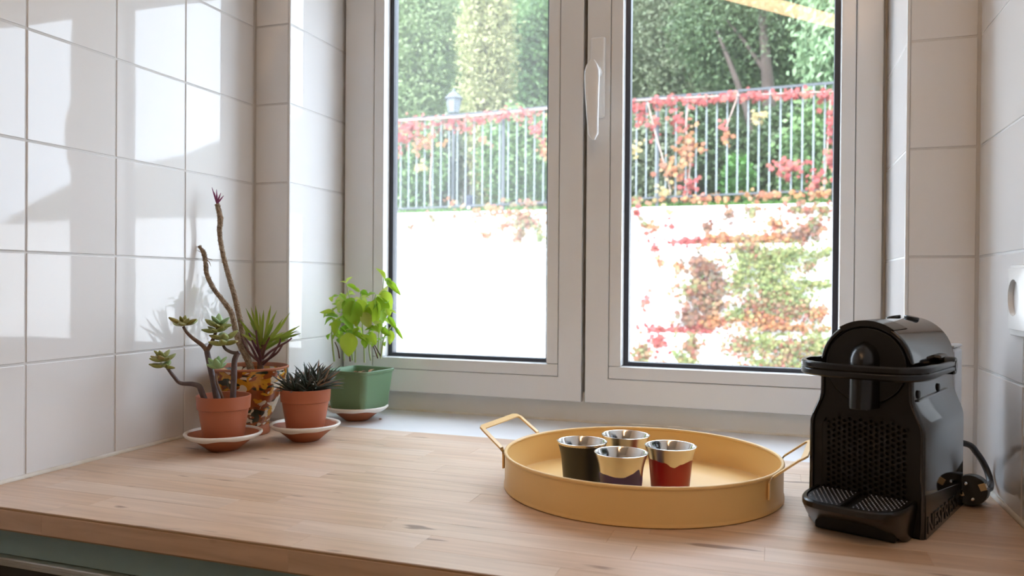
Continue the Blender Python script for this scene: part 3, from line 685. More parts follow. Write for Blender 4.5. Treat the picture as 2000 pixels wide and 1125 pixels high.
# big leaves read from the photograph: base, tip pixel, depth
for (x0, y0), (x1, y1), dp_, ws in (
    ((676, 578), (655, 605), -.02, 1.0), ((684, 588), (696, 634), -.035, 1.15), ((690, 582), (672, 620), -.03, 1.1), ((700, 586), (712, 622), -.02, 1.0),
    ((736, 580), (756, 625), -.015, 1.0), ((748, 570), (757, 612), .0, 1.1), ((733, 586), (728, 632), -.02, 1.1), ((680, 650), (682, 695), -.04, 1.1), ((714, 660), (712, 678), -.03, 1.2),
    ((704, 655), (726, 668), -.03, .9), ((660, 620), (636, 612), -.03, .8), ((655, 614), (628, 606), -.02, .7), ((650, 620), (632, 630), -.03, .9), ((662, 625), (650, 650), -.03, 1.0), ((668, 618), (690, 640), -.02, .8),
    ((676, 553), (665, 548), 0, .7), ((676, 553), (684, 540), 0, .6), ((678, 556), (700, 566), 0, .6), ((704, 570), (716, 566), 0, .6), ((704, 570), (720, 575), 0, .7), ((703, 570), (690, 560), 0, .6),
    ((752, 545), (740, 523), .01, .6), ((752, 545), (766, 552), .01, .9), ((755, 548), (781, 572), .01, .5), ((750, 570), (768, 586), .01, .6), ((758, 618), (774, 642), 0, .5), ((772, 638), (786, 662), 0, .4),
    ((762, 645), (764, 672), -.005, .8), ((760, 648), (752, 655), 0, .9), ((745, 640), (760, 655), -.01, .8), ((735, 640), (715, 640), -.02, .7), ((690, 650), (710, 660), -.03, .7), ((672, 650), (660, 664), -.02, .9), ((668, 655), (676, 672), -.03, .9),
    ((700, 640), (690, 655), -.03, .9), ((725, 650), (732, 672), -.02, 1.0), ((710, 610), (722, 640), -.03, 1.0), ((720, 600), (714, 640), -.02, 1.0), ((670, 600), (652, 590), .01, .9), ((690, 570), (674, 575), .01, 1), ((716, 590), (735, 600), .02, .9), ((740, 600), (726, 612), .02, 1), ((666, 640), (690, 648), .01, .9), ((700, 620), (680, 630), .01, 1), ((730, 625), (748, 640), .01, .9), ((655, 640), (662, 660), .02, .8), ((712, 580), (700, 605), .02, 1.0), ((745, 590), (752, 560), .015, .7)):
    a = gl(x0, y0, dp_); b = gl(x1, y1, dp_-rb_.uniform(.002, .014)); d = b-a
    upv = (-VF*rb_.uniform(.3, 1)+Vector((0, 0, 1))*rb_.uniform(.35, 1)+VR*rb_.uniform(-.4, .4))
    leaf_obj(BM_, M['basil'], gp, a, d, d.length*1.04, up=upv, wscale=ws*1.12)
for k in range(80):
    x, y = rb_.uniform(640, 758), rb_.uniform(572, 668); dd = rb_.uniform(-.04, .03); a = gl(x, y, dd); an = rb_.uniform(0, 6.28)
    d = VR*math.cos(an)+VF*math.sin(an)*.8+Vector((0, 0, rb_.uniform(-.8, .4)))
    leaf_obj(BM_, M['basil'], gp, a, GI@d, rb_.uniform(.012, .023), up=(rb_.uniform(-.3, .3), -.4, 1))
for k in range(22):
    x, y, z = rb_.uniform(-.038, .038), rb_.uniform(-.038, .038), HP-.0105
    leaf_obj(BM_, M['husk'], gp, (x, y, z), (rb_.uniform(-1, 1), rb_.uniform(-1, 1), rb_.uniform(.1, .7)), rb_.uniform(.008, .016), name='dry_leaf')
# crumb on the sill
bm = bmesh.new(); bmesh.ops.create_icosphere(bm, subdivisions=1, radius=.0025)
for v in bm.verts: v.co.z = v.co.z*.6+.0012; v.co.x *= 1.5
tag(obj('dry_leaf_crumb', bm, M['husk'], loc=(at_d(743, 806, S3)-Vector((0, 0, at_d(743, 806, S3).z)))), 'tiny brown crumb of leaf on the sill beside the green pot', 'crumb')
# ------------------------------------------------------------------ coffee machine (local: x right, y to the back, z up)
MO = Vector((.0945, .9556, 0)); MRZ = math.atan2(-.378, .926)
cm = empty('coffee_machine', MO, MRZ); tag(cm, 'black capsule coffee machine with honeycomb front panel and drip tray', 'coffee machine')
def outline(off=0, dz=0):
    P = []
    hw, nw, zc = .0622, .0500, .1850
    P.append((hw-off, 0+off*0)); P.append((hw-off, .06)); P.append((hw-off, .110))
    for k in range(1, 9):
        t = k/9; s = t*t*(3-2*t); P.append((hw-off-(hw-nw)*s, .112+.042*t))
    P.append((nw-off, .158)); P.append((nw-off, .172))
    r = nw-off
    for k in range(0, 25):
        a = PI*k/24; P.append((r*math.cos(a), zc+r*math.sin(a)))
    Lh = [(-x, z) for x, z in P[:13]][::-1]
    return P+Lh
def loop3(off, y): return [(x, y, z if z > .001 else .0005) for x, z in outline(off)]
bm = bmesh.new()
rings(bm, [loop3(.012, .196), loop3(.004, .194), loop3(.0, .189), loop3(0, .004), loop3(.0007, .0012), loop3(.0025, 0), loop3(.0046, .0006), loop3(.0052, .0030), loop3(.0052, .0080)], True, True, False)
obj('body_shell', bm, M['gloss'], cm, smooth=.9)
# front plate with a rounded opening for the honeycomb
def rrect(x0, x1, z0, z1, r, y, n=6):
    L = []
    for cx, cz, a0 in ((x1-r, z1-r, 0), (x0+r, z1-r, 90), (x0+r, z0+r, 180), (x1-r, z0+r, 270)):
        for k in range(n):
            a = math.radians(a0+90*k/(n-1)); L.append((cx+r*math.cos(a), y, cz+r*math.sin(a)))
    return L
HX, HZ0, HZ1, HRAD = .0480, .030, .1265, .017
bm = bmesh.new(); es = []
GRV = lambda y: [(.0440*math.cos(2*PI*i/64), y, .1845+.0440*math.sin(2*PI*i/64)) for i in range(64)]
for L in (loop3(.0052, .0040), rrect(-HX, HX, HZ0, HZ1, HRAD, .0040), GRV(.0040)):
    v = [bm.verts.new(p) for p in L]; es += [bm.edges.new((v[i], v[(i+1) % len(v)])) for i in range(len(v))]
bmesh.ops.triangle_fill(bm, edges=es, use_beauty=True); rings(bm, [GRV(.0040), GRV(.0100)], True, False, True); rings(bm, [rrect(-HX, HX, HZ0, HZ1, HRAD, .0040), rrect(-HX-.0006, HX+.0006, HZ0-.0006, HZ1+.0006, HRAD, .0100)])
obj('front_plate', bm, M['matte'], cm)
bm = bmesh.new(); v = [bm.verts.new(p) for p in rrect(-HX-.002, HX+.002, HZ0-.002, HZ1+.002, HRAD, .0102)]; bm.faces.new(v); obj('panel_backing', bm, M['matte'], cm)
bm = bmesh.new(); ax_, hz = .0058, .0062; yc, yd = .0046, .0098
inr = lambda x, z, mg=0: (abs(x) < HX-mg and HZ0+mg < z < HZ1-mg and (max(0, abs(x)-(HX-HRAD))**2+max(0, (z-(HZ1-HRAD)) if z > (HZ0+HZ1)/2 else (HZ0+HRAD)-z)**2)**.5 < HRAD-mg)
for i in range(-8, 9):
    for j in range(0, 18):
        x = i*ax_; z = HZ0+.002+j*hz+(hz/2 if i % 2 else 0)
        if not inr(x, z, .0001): continue
        hexp = [(2*ax_/3, 0), (ax_/3, hz/2), (-ax_/3, hz/2), (-2*ax_/3, 0), (-ax_/3, -hz/2), (ax_/3, -hz/2)]
        o12 = []
        for k in range(6): a, b = hexp[k], hexp[(k+1) % 6]; o12 += [a, ((a[0]+b[0])/2, (a[1]+b[1])/2)]
        r = .00208 if inr(x, z, .0022) else 0
        cl = lambda q: (max(-HX, min(HX, x+q[0])), max(HZ0, min(HZ1, z+q[1])))
        outv = [bm.verts.new((cl(q)[0], yc, cl(q)[1])) for q in o12]
        if r == 0: bm.faces.new(outv); continue
        inn = [bm.verts.new((x+r*math.cos(math.atan2(q[1], q[0])), yc+.0002, z+r*math.sin(math.atan2(q[1], q[0])))) for q in o12]
        dn = [bm.verts.new((p.co.x, yd, p.co.z)) for p in inn]
        for k in range(12):
            l = (k+1) % 12; bm.faces.new((outv[k], outv[l], inn[l], inn[k])); bm.faces.new((inn[k], inn[l], dn[l], dn[k]))
obj('honeycomb_panel', bm, M['matte'], cm)
# round brew cover with groove
def disc(prof, x, z, n=64):
    bm = bmesh.new(); rings(bm, [[(x+r*math.cos(2*PI*i/n), y, z+r*math.sin(2*PI*i/n)) for i in range(n)] for r, y in prof], True, False, True); return bm
obj('brew_cover', disc([(.0429, .0105), (.0429, .0012), (.0424, .0004), (.0415, 0), (.0003, -.0008)], 0, .1845), M['matte'], cm, smooth=.6)
bm = bmesh.new(); L = []
for k in range(13):                                            # spout: a long half-round nose with a domed top
    t = k/12; z = .1385+.0735*t; f = 1 if z < .190 else math.sqrt(max(.0004, 1-((z-.190)/.0222)**2))
    wd = .0158*f; dp_ = (.031-.006*t)*f
    L.append([(wd*math.cos(a), .001-dp_*math.sin(a) if True else 0, z) for a in [PI*q/16 for q in range(17)]])
rings(bm, L, False); vb = [v for v in bm.verts if abs(v.co.z-.1385) < 1e-5]; bm.faces.new(sorted(vb, key=lambda v: v.co.x)); obj('spout', bm, M['satin'], cm, smooth=.9)
obj('spout_mouth', bxm(-.008, .008, -.022, -.006, .1375, .139), M['matte'], cm)
# lever: U band with a groove along it
path = [(.0660, .112, .1815), (.0668, .080, .1818), (.0672, .040, .1822), (.0670, .010, .1822)]
for k in range(1, 12):
    a = k/12*PI; path.append((.0670*math.copysign(abs(math.cos(a))**.62, math.cos(a)), .010-.052*math.sin(a)**.80, .1820-.001*math.sin(a)))
path += [(-x, y, z) for x, y, z in path[:4]][::-1]
bm = bmesh.new(); L = []; P = [Vector(p) for p in path]
for i, p in enumerate(P):
    t = (P[min(i+1, len(P)-1)]-P[max(0, i-1)]).normalized(); s = t.cross(Vector((0, 0, 1))).normalized()
    sec = [(-.0022, -.0075), (.0018, -.0078), (.0034, -.006), (.0034, -.0015), (.0022, .0), (.0034, .0015), (.0034, .006), (.0018, .0078), (-.0022, .0075)]
    e = 1 if .045 < 10 and 2 < i < len(P)-3 else .78
    L.append([p+s*a*-1+Vector((0, 0, b*e)) for a, b in sec])
rings(bm, L, True, True, True); obj('lever', bm, M['satin'], cm, smooth=.5)
for sx in (-1, 1):
    bm = bmesh.new(); lathe(bm, [(.0100, 0), (.0105, .004), (.0105, .018), (.0092, .0198), (.004, .020)], 24, cap1=True)
    bmesh.ops.rotate(bm, verts=bm.verts, matrix=Matrix.Rotation(sx*PI/2, 3, 'Y')); bmesh.ops.translate(bm, verts=bm.verts, vec=(sx*.0495, .108, .1815))
    obj('pivot', bm, M['satin'], cm, smooth=.6)
    bm = bmesh.new(); lathe(bm, [(.0060, 0), (.0060, .0006), (.0045, .0010)], 20, cap1=True)
    bmesh.ops.rotate(bm, verts=bm.verts, matrix=Matrix.Rotation(sx*PI/2, 3, 'Y')); bmesh.ops.translate(bm, verts=bm.verts, vec=(sx*.0694, .108, .1815))
    obj('pivot_cap', bm, M['gloss'], cm, smooth=.6)
    obj('lever_root', bxm(sx*.052-.006, sx*.052+.006, .088, .122, .188, .1945, bev=.003), M['satin'], cm, smooth=.8)
    for y, z in ((.019, .155), (.109, .1545)):
        bm = bmesh.new(); lathe(bm, [(.0048, 0), (.0046, .0012), (.003, .0016)], 12, cap1=True)
        bmesh.ops.rotate(bm, verts=bm.verts, matrix=Matrix.Rotation(sx*PI/2, 3, 'Y')); bmesh.ops.translate(bm, verts=bm.verts, vec=(sx*(.0505), y, z))
        obj('side_hole_disc', bm, M['matte'], cm, smooth=.8)  # raised black discs imitate the shade in small side slots
    obj('side_rib', bxm(sx*.0515-.0016, sx*.0515+.0016, .012, .150, .1475, .1500, bev=.0009), M['gloss'], cm, smooth=.8)
# slide cover slot on top of the arch
bm = bmesh.new(); L = []
for y in (-.0006, .052, .060):
    L.append([((.0502+(.0006 if y < .055 else -.001))*math.sin(a), y, .185+(.0502+(.0006 if y < .055 else -.001))*math.cos(a)) for a in [math.radians(-36+72*k/20) for k in range(21)]])
rings(bm, L, False); obj('slide_cover', bm, M['satin'], cm, smooth=1)
bm = bmesh.new(); L = [[(r*math.sin(a), -.0003, .185+r*math.cos(a)) for a in [math.radians(-34+68*k/20) for k in range(21)]] for r in (.0445, .0506)]
rings(bm, L, False); obj('cover_slot_strip', bm, M['satin'], cm)  # black strip laid over the rim in place of the shaded opening
for sx in (-1, 1):
    bm = bmesh.new(); lathe(bm, [(.0088, 0), (.0088, .0020), (.0080, .0030), (.0002, .0030)], 28); bmesh.ops.rotate(bm, verts=bm.verts, matrix=Matrix.Rotation(sx*.2, 3, 'Y'))
    bmesh.ops.translate(bm, verts=bm.verts, vec=(sx*.0105, .150, .2335)); obj('button', bm, M['satin'], cm, smooth=.6)
# drip tray: D-shaped shelf, skirt with arched underside, foot box, two studded grids
def dcurve(sx, fy, y0=.004, n=28):
    L = [(sx, y0)]
    for k in range(n+1):
        a = PI*k/n; L.append((sx*math.copysign(abs(math.cos(a))**.55, math.cos(a)), -.012-(fy-.012)*math.sin(a)**.70))
    L.append((-sx, y0)); return L
nD = len(dcurve(.05, .07))
def dl(sx, fy, z): return [(x, y, z) for x, y in dcurve(sx, fy)]
zt = .0405
def skirt_bot(sx, fy):
    out = []
    for i, (x, y) in enumerate(dcurve(sx, fy)):
        f = abs(x)/sx; arch = max(0, 1-(f/.93)**4)
        out.append((x*.93, y*(.42+.32*arch), .0008+.0205*arch))
    return out
bm = bmesh.new(); sb = skirt_bot(.0545, .076)
mid = [tuple(Vector(a)*.55+Vector(b)*.45+Vector((0, -.004 if a[1] < -.01 else 0, 0))) for a, b in zip(dl(.0545, .076, zt-.006), sb)]
rings(bm, [dl(.0500, .0705, zt-.0035), dl(.0505, .0712, zt), dl(.0535, .0745, zt), dl(.0545, .076, zt-.0015), dl(.0545, .0762, zt-.007), mid, sb, [(x*.96, y*.93, z+.001) for x, y, z in sb], [(x*.9, y*.8, .030) for x, y, z in dl(.0545, .076, 0)]], False)
obj('drip_tray', bm, M['satin'], cm, smooth=.7)
bm = bmesh.new(); v = [bm.verts.new((x, y, zt-.0045)) for x, y in dcurve(.0502, .0708)]; bm.faces.new(v); obj('tray_floor', bm, M['matte'], cm)
for sx in (-1, 1):
    bm = bmesh.new(); D = dcurve(.0492, .0690); pts = [(x, y) for x, y in D if x*sx > .0048]
    pts = pts if sx > 0 else pts
    ys = [p[1] for p in pts]
    loopp = pts+([(.0048, -.0685), (.0048, .004)] if sx > 0 else [])
    if sx < 0: loopp = [(-.0048, .004), (-.0048, -.0685)]+pts
    v0 = [(x, y, zt-.0042) for x, y in loopp]; v1 = [(x, y, zt-.0012) for x, y in loopp]
    rings(bm, [v0, v1], True, False, True); g = obj('drip_grid', bm, M['matte'], cm)
    bm = bmesh.new()
    for i in range(8):
        for j in range(13):
            x = sx*(.0085+i*.0052+(.0026 if j % 2 else 0)); y = -.001-j*.0052
            if abs(x) < .047 and y > -.012-(.055)*(max(0, 1-(abs(x)/.049)**3.2))**.42:
                bmesh.ops.create_cube(bm, size=.0012, matrix=Matrix.Translation((x, y, zt-.0010)))
    s_ = obj('grid_stud', bm, M['nub'], g); s_['kind'] = 'stuff'
obj('foot_box', bxm(-.043, .043, -.034, .006, .0005, .033, bev=.003), M['matte'], cm, smooth=.6)
# plinth band with raised lettering on both flanks
for sx in (-1, 1):
    bm = bmesh.new()
    a = [(sx*.0618, .004, .0006), (sx*.0618, .188, .0006), (sx*.0618, .188, .0290), (sx*.0618, .004, .0490)]
    b = [(sx*.0634, .004, .0006), (sx*.0634, .188, .0006), (sx*.0626, .188, .0282), (sx*.0626, .004, .0482)]
    rings(bm, [a, b], True, True, True); obj('plinth_band', bm, M['satin'], cm)
cu = bpy.data.curves.new('letters', 'FONT'); cu.body = 'NESPRESSO'; cu.size = .027; cu.extrude = .0010; cu.space_character = 1.02; cu.align_x = 'LEFT'
to = bpy.data.objects.new('tmp_text', cu); COL.objects.link(to); bpy.context.view_layer.update()
tme = bpy.data.meshes.new_from_object(to.evaluated_get(bpy.context.evaluated_depsgraph_get())); bpy.data.objects.remove(to)
co = np.empty(len(tme.vertices)*3, np.float32); tme.vertices.foreach_get('co', co); co = co.reshape(-1, 3); wt_ = co[:, 0].max()-co[:, 0].min()
sc_ = .172/wt_
new = np.stack([.0632+co[:, 2]*.9, .010+(co[:, 0]-co[:, 0].min())*sc_, .0055+co[:, 1]*1.0-(co[:, 0]*sc_)*.012], 1).astype(np.float32)
tme.vertices.foreach_set('co', new.ravel()); tme.update(); tme.materials.clear()
o = obj('lettering', tme, M['satin'], cm); o['label'] = 'raised capital letters along the base'
# water tank at the back
bm = bxm(-.0508, .0508, .1945, .240, .002, .196, bev=.006, seg=3); obj('water_tank', bm, M['tank'], cm, smooth=.6)
obj('tank_lid', bxm(-.0500, .0500, .1955, .241, .1955, .1995, bev=.0018), M['tank'], cm, smooth=.6)

# power cable and plug, belonging to the machine
mi = Matrix.Translation(MO)@Matrix.Rotation(MRZ, 4, 'Z'); mi = mi.inverted()
def ml(p): return mi@Vector(p)
pc = Vector((.2345, 1.110, .0192))                      # plug centre, lying against the right wall
cab = [ml(Vector((.185, 1.150, .070))), ml(at_y(1884, 866, 1.165)), ml(at_y(1908, 885, 1.172)), ml(at_y(1926, 915, 1.170)), ml(at_y(1934, 940, 1.158)), ml(at_y(1934, 952, 1.142)), ml(at_y(1928, 957, 1.130))]
bm = bmesh.new(); tube(bm, spline(cab, 8), .0041, 10); obj('power_cable', bm, M['rubber'], cm, smooth=1.2)
fd = (Vector(CAM)-pc); fd = Vector((fd.x-.12, fd.y, fd.z*.6)).normalized(); rt = fd.cross(Vector((0, 0, 1))).normalized()*-1; upv = rt.cross(fd)*-1
rt = Vector((0, 0, 1)).cross(fd).normalized(); upv = fd.cross(rt).normalized()
def plug_frame(): return Matrix((rt, upv, fd)).transposed().to_4x4()
pf = mi@(Matrix.Translation(pc)@plug_frame()@Matrix.Rotation(math.radians(24), 4, 'Z'))
def pl(bm): bmesh.ops.transform(bm, matrix=pf, verts=bm.verts); return bm
bm = bmesh.new(); n = 48; L = []
for r, z in ((.004, -.030), (.010, -.029), (.0165, -.016), (.0186, -.014), (.0186, .014), (.0178, .0155), (.0004, .0155)):
    row = []
    for i in range(n):
        a = 2*PI*i/n; rr = r
        if r > .012 and z > -.015 and (abs(math.sin(a)) < .16): rr = r-.0026      # side grooves of the earth clips
        row.append((rr*math.cos(a), rr*math.sin(a), z))
    L.append(row)
rings(bm, L, True, True, True); pg = obj('plug', pl(bm), M['rubber'], cm, smooth=.6)
for s in (-1, 1):
    bm = bmesh.new(); tube(bm, [(0, s*.0095, .0150), (0, s*.0095, .0330), (0, s*.0095, .0345)], [.0024, .0024, .0012], 12); obj('pin', pl(bm), M['steel'], pg, smooth=.8)
    bm = bxm(min(s*.0100, s*.0176), max(s*.0090, s*.0178), -.0042, .0042, .0150, .0164, bev=.0004); obj('earth_clip', pl(bm), M['brass'], pg)
    bm = bxm(min(s*.0158, s*.0172), max(s*.0158, s*.0172), -.0024, .0024, -.006, .0155); obj('earth_clip', pl(bm), M['brass'], pg)
bm = bmesh.new(); lathe(bm, [(.0026, .0163), (.0001, .0164)], 14); bmesh.ops.translate(bm, verts=bm.verts, vec=(.0135, 0, 0)); obj('earth_hole_disc', pl(bm), M['rubber'], pg)  # dark disc stands in for the shaded earth hole

# ------------------------------------------------------------------ socket on the right wall
so = empty('wall_socket', (XR, 1.035, .2590)); tag(so, 'white round-well wall socket on the tiled wall above the coffee machine', 'socket')
def sk(bm): bmesh.ops.translate(bm, verts=bm.verts, vec=(-XR, -1.035, -.259)); return bm
obj('back_box', sk(bxm(XR-.0056, XR+.001, .990, 1.0780, .2165, .3010, bev=.002, seg=3)), M['handle'], so, smooth=.7)
bm = bmesh.new(); N = 40; xs = XR-.0100; cy_, cz_ = 1.0440, .2620
out = []
for i in range(N):
    a = 2*PI*i/N; c_, s_ = math.cos(a), math.sin(a); k = .0365/max(abs(c_), abs(s_)); out.append((1.0335+c_*k, .2605+s_*k))
cyl = lambda r, x: [(x, cy_+r*math.cos(2*PI*i/N), cz_+r*math.sin(2*PI*i/N)) for i in range(N)]
rings(bm, [[(XR-.0055, y, z) for y, z in out], [(xs, 1.0335+(y-1.0335)*.97, .2605+(z-.2605)*.97) for y, z in out], cyl(.0235, xs-.001), cyl(.0215, xs-.001), cyl(.0205, xs+.0085)], True, False, True)
obj('face_plate', sk(bm), M['handle'], so, smooth=.6)
for s in (-1, 1):
    bm = bmesh.new(); lathe(bm, [(.0028, 0), (.0001, .0002)], 12); bmesh.ops.rotate(bm, verts=bm.verts, matrix=Matrix.Rotation(-PI/2, 3, 'Y')); bmesh.ops.translate(bm, verts=bm.verts, vec=(xs+.0083, cy_+s*.0095, cz_)); obj('pin_hole_disc', sk(bm), M['gasket'], so)  # dark discs imitate the shade inside the pin holes
    obj('earth_contact', sk(bxm(xs+.001, xs+.0075, cy_-.0025, cy_+.0025, min(cz_+s*.0185, cz_+s*.0205), max(cz_+s*.0185, cz_+s*.0205))), M['steel'], so)
# ------------------------------------------------------------------ outside: terrace wall, railing, creeper, trees
M['wallw'] = mat('white_limewash', (.86, .86, .86), .9, var=(.80, .79, .78), vscale=1.3, bump=.3, bscale=14)
M['paving'] = mat('pale_paving', (.55, .53, .50), .9, var=(.48, .46, .42), vscale=3)
M['turf'] = mat('turf', (.10, .20, .04), .9, var=(.18, .30, .07), vscale=6)
M['rail'] = mat('grey_painted_iron', (.055, .062, .07), .8)
M['lampm'] = mat('grey_lamp_iron', (.07, .078, .085), .7)
M['lampg'] = mat('milky_lamp_glass', (.13, .145, .16), .4)
M['bark'] = mat('pine_bark', (.04, .028, .022), .95, var=(.08, .06, .05), vscale=9, vstretch=(1, 1, .25), bump=1, bscale=12)
M['bark_g'] = mat('grey_bark', (.30, .27, .25), .95, var=(.38, .34, .31), vscale=9, vstretch=(1, 1, .25))
M['vine'] = mat('vine_stem', (.30, .22, .19), .9)
def leafy(name, pal, tr=.3):
    pal = [tuple(q*.62 for q in c_) for c_ in pal]
    return mat(name, pal[0], .6, island=pal, trans=tr)
M['f_pine'] = leafy('pine_needles', [(.22, .33, .12), (.34, .45, .20), (.44, .54, .28), (.27, .38, .16)])  # greens for the left pane made lighter to imitate haze
M['f_cyp'] = leafy('cypress_sprays', [(.42, .43, .17), (.56, .54, .26), (.35, .39, .15), (.62, .58, .32)])
M['f_green'] = leafy('broad_green', [(.16, .30, .09), (.25, .42, .14), (.34, .50, .22), (.12, .24, .08)])
M['f_dark'] = leafy('dark_conifer', [(.055, .10, .04), (.10, .17, .065), (.16, .24, .10), (.08, .14, .055)], .2)
M['f_grey'] = leafy('greygreen', [(.17, .22, .12), (.25, .30, .17), (.32, .36, .23), (.12, .17, .08)], .25)
M['f_light'] = leafy('light_fronds', [(.22, .38, .18), (.34, .50, .26), (.44, .58, .34)], .35)
M['f_fern'] = leafy('bright_fern', [(.10, .28, .05), (.17, .38, .09)], .3)
PAL = dict(red=[(.46, .055, .06), (.62, .13, .12), (.52, .09, .08), (.66, .24, .16)], orange=[(.55, .20, .07), (.64, .33, .12), (.50, .13, .07), (.62, .42, .20)],
           brown=[(.25, .09, .07), (.38, .17, .10), (.46, .24, .12), (.22, .13, .11), (.27, .24, .12)], green=[(.24, .31, .08), (.36, .42, .13), (.46, .46, .16), (.17, .25, .08), (.44, .28, .13)], yel=[(.64, .46, .18), (.66, .54, .26)],
           mix=[(.20, .27, .10), (.38, .36, .14), (.48, .24, .12), (.46, .13, .10), (.28, .30, .16)])
for k in PAL: PAL[k] = [tuple(q*.80 for q in c_) for c_ in PAL[k]]
for k, v in PAL.items(): M['v_'+k] = leafy('creeper_'+k, v, .35); M['o_'+k] = mat('creeper_leaf_'+k, v[0], .6, rand=[tuple(q*.62 for q in c_) for c_ in v], trans=.35)
YFN = 8.80; GT = 1.14
wallo = struct(empty('retaining_wall', (0, YFN, 0)), 'white rendered retaining wall in two ledges beyond the window')
def ex(n, m_, *a, bev=0, par=wallo, off=(0, -YFN, 0)):
    bm = bxm(*a, bev=bev); bmesh.ops.translate(bm, verts=bm.verts, vec=off); return obj(n, bm, M[m_], par)
ex('upper_wall', 'wallw', -30, 30, 8.74, 8.87, -1.5, GT, bev=.015)
ex('middle_wall', 'wallw', -30, 30, 8.66, 8.80, -1.5, .715, bev=.015)
ex('lower_wall', 'wallw', -30, 30, 8.54, 8.80, -1.5, -.265, bev=.02)
struct(obj('ground', bxm(-60, 60, -40, 8.86, -1.6, -1.5), M['paving']), 'pale paved yard between house and retaining wall')
struct(obj('terrace', bxm(-30, 30, 8.865, 17, -1.5, GT-.02), M['turf']), 'grassy terrace above the retaining wall')
def leaf_quads(P, D, U, ln, wd):
    """folded diamond leaves: P base, D direction, U normal (arrays)"""
    D = D/np.linalg.norm(D, axis=1, keepdims=True); S = np.cross(D, U); S /= np.linalg.norm(S, axis=1, keepdims=True)+1e-9; Nn = np.cross(S, D)
    ln = np.asarray(ln).reshape(-1, 1); wd = np.asarray(wd).reshape(-1, 1); n = len(P)
    V = np.stack([P, P+D*ln*.45+S*wd+Nn*wd*.3, P+D*ln, P+D*ln*.45-S*wd+Nn*wd*.3], 1).reshape(-1, 3)
    i = np.arange(n)[:, None]*4
    return V, np.concatenate([i+np.array([[0, 1, 2, 3]])], 1)
def foliage(name, P, size, material, parent, org, ratio=.3, droop=0., asp=None):
    n = len(P); D = rng.normal(size=(n, 3)); D[:, 2] = D[:, 2]*.7-droop; U = rng.normal(size=(n, 3))+np.array([0, -.4, .6])
    ln = size*rng.uniform(.6, 1.3, n); V, F = leaf_quads(P-np.array(org), D, U, ln, ln*ratio)
    o = obj(name, fastmesh(name, V, F), material, parent); o['kind'] = 'stuff'; return o
def crown(center, rad, nclump, per, sig, seed=0, shell=.55, cone=0):
    r = np.random.default_rng(seed); c = np.array(center); rad = np.array(rad)
    d = r.normal(size=(nclump, 3)); d /= np.linalg.norm(d, axis=1, keepdims=True)
    rr = r.uniform(shell, 1, (nclump, 1)); cc = d*rr
    if cone: cc[:, :2] *= np.clip(1-cone*(cc[:, 2:]+1)/2, .15, 1)
    cc = cc*rad+c
    P = np.repeat(cc, per, 0)+r.normal(size=(nclump*per, 3))*np.array(sig)*1.1
    return P
def hill_z(x, y):
    if y < 16.5: return GT-.02
    f = (y-16.5)/22; return max(GT-.02, GT-.1+10.5*f**1.1+(.5*math.sin(x*.6+f*4)+mnoise.noise((x*.4, y*.4, 0))*.7)*min(1, f*8))
def tree(name, label, px, py, Y, rw, rh, leafm, nclump=260, per=110, sig=(.16, .16, .11), size=.078, trunk=None, bark='bark', group=None, cone=0, ratio=.22, droop=0., seed=0, cat='tree', rd=None, shell=.5):
    c = at_y(px, py, Y); gz = hill_z(c.x, Y); t = empty(name, (c.x, Y, gz)); tag(t, label, cat, group)
    if c.z < gz+rh+.5 and name == 'far_tree': c.z = gz+rh+.5
    P = crown((c.x, c.y, c.z), (rw, rd or rw, rh), int(nclump*1.3), per, sig, seed, shell, cone); P = P[P[:, 2] > gz+.04]
    foliage('foliage', P, size, M[leafm], t, (c.x, Y, gz), ratio, droop)
    r = random.Random(seed)
    if trunk:
        for i, (r0, pts) in enumerate(trunk):
            bm = bmesh.new(); Q = spline([Vector(p) for p in pts], 5); tube(bm, Q, lerp_list([r0, r0*.75, r0*.35], len(Q)), 10); obj('trunk' if i == 0 else 'branch', bm, M[bark], t, smooth=1.2)
    else:
        bm = bmesh.new(); tube(bm, spline([(0, 0, 0), (r.uniform(-.1, .1), 0, (c.z-gz)*.5), (r.uniform(-.1, .1), 0, c.z-gz+rh*.5)], 4), lerp_list([.10*rw+.02, .03], 9), 8); obj('trunk', bm, M[bark], t, smooth=1.2)
    return t
G = 'trees beyond the railing'
# left pane
tree('pine_tree', 'tall pale green pine behind the lamp post', 808, 70, 13.2, .92, 2.1, 'f_pine', 300, 120, sig=(.12, .12, .11), group=G, seed=1, rd=.60)
tree('pine_tree', 'soft green pine between the pale pine and the yellow cypress', 908, 100, 15.4, .85, 2.1, 'f_pine', 240, 110, group=G, seed=2, rd=.60)
tree('cypress_tree', 'narrow yellowish cypress standing behind the railing', 950, 70, 11.5, .46, 2.1, 'f_cyp', 420, 110, sig=(.07, .07, .14), size=.085, group=G, seed=3, cone=.35, ratio=.18, droop=-.8, shell=.2)
tree('broadleaf_tree', 'fresh green tree right of the yellow cypress', 1060, 120, 13.2, .68, 1.35, 'f_green', 240, 120, sig=(.11, .11, .11), group=G, seed=4, ratio=.4, rd=.60)
tree('broadleaf_tree', 'light green tree rising on the slope behind the cypress', 1012, 20, 17.5, 1.3, 1.9, 'f_pine', 240, 110, group=G, seed=5, rd=.65)
tree('broadleaf_tree', 'rounded green tree at the far side of the pale pine', 700, 60, 15.4, 1.15, 2.6, 'f_green', 280, 110, group=G, seed=6, ratio=.35, rd=.60)
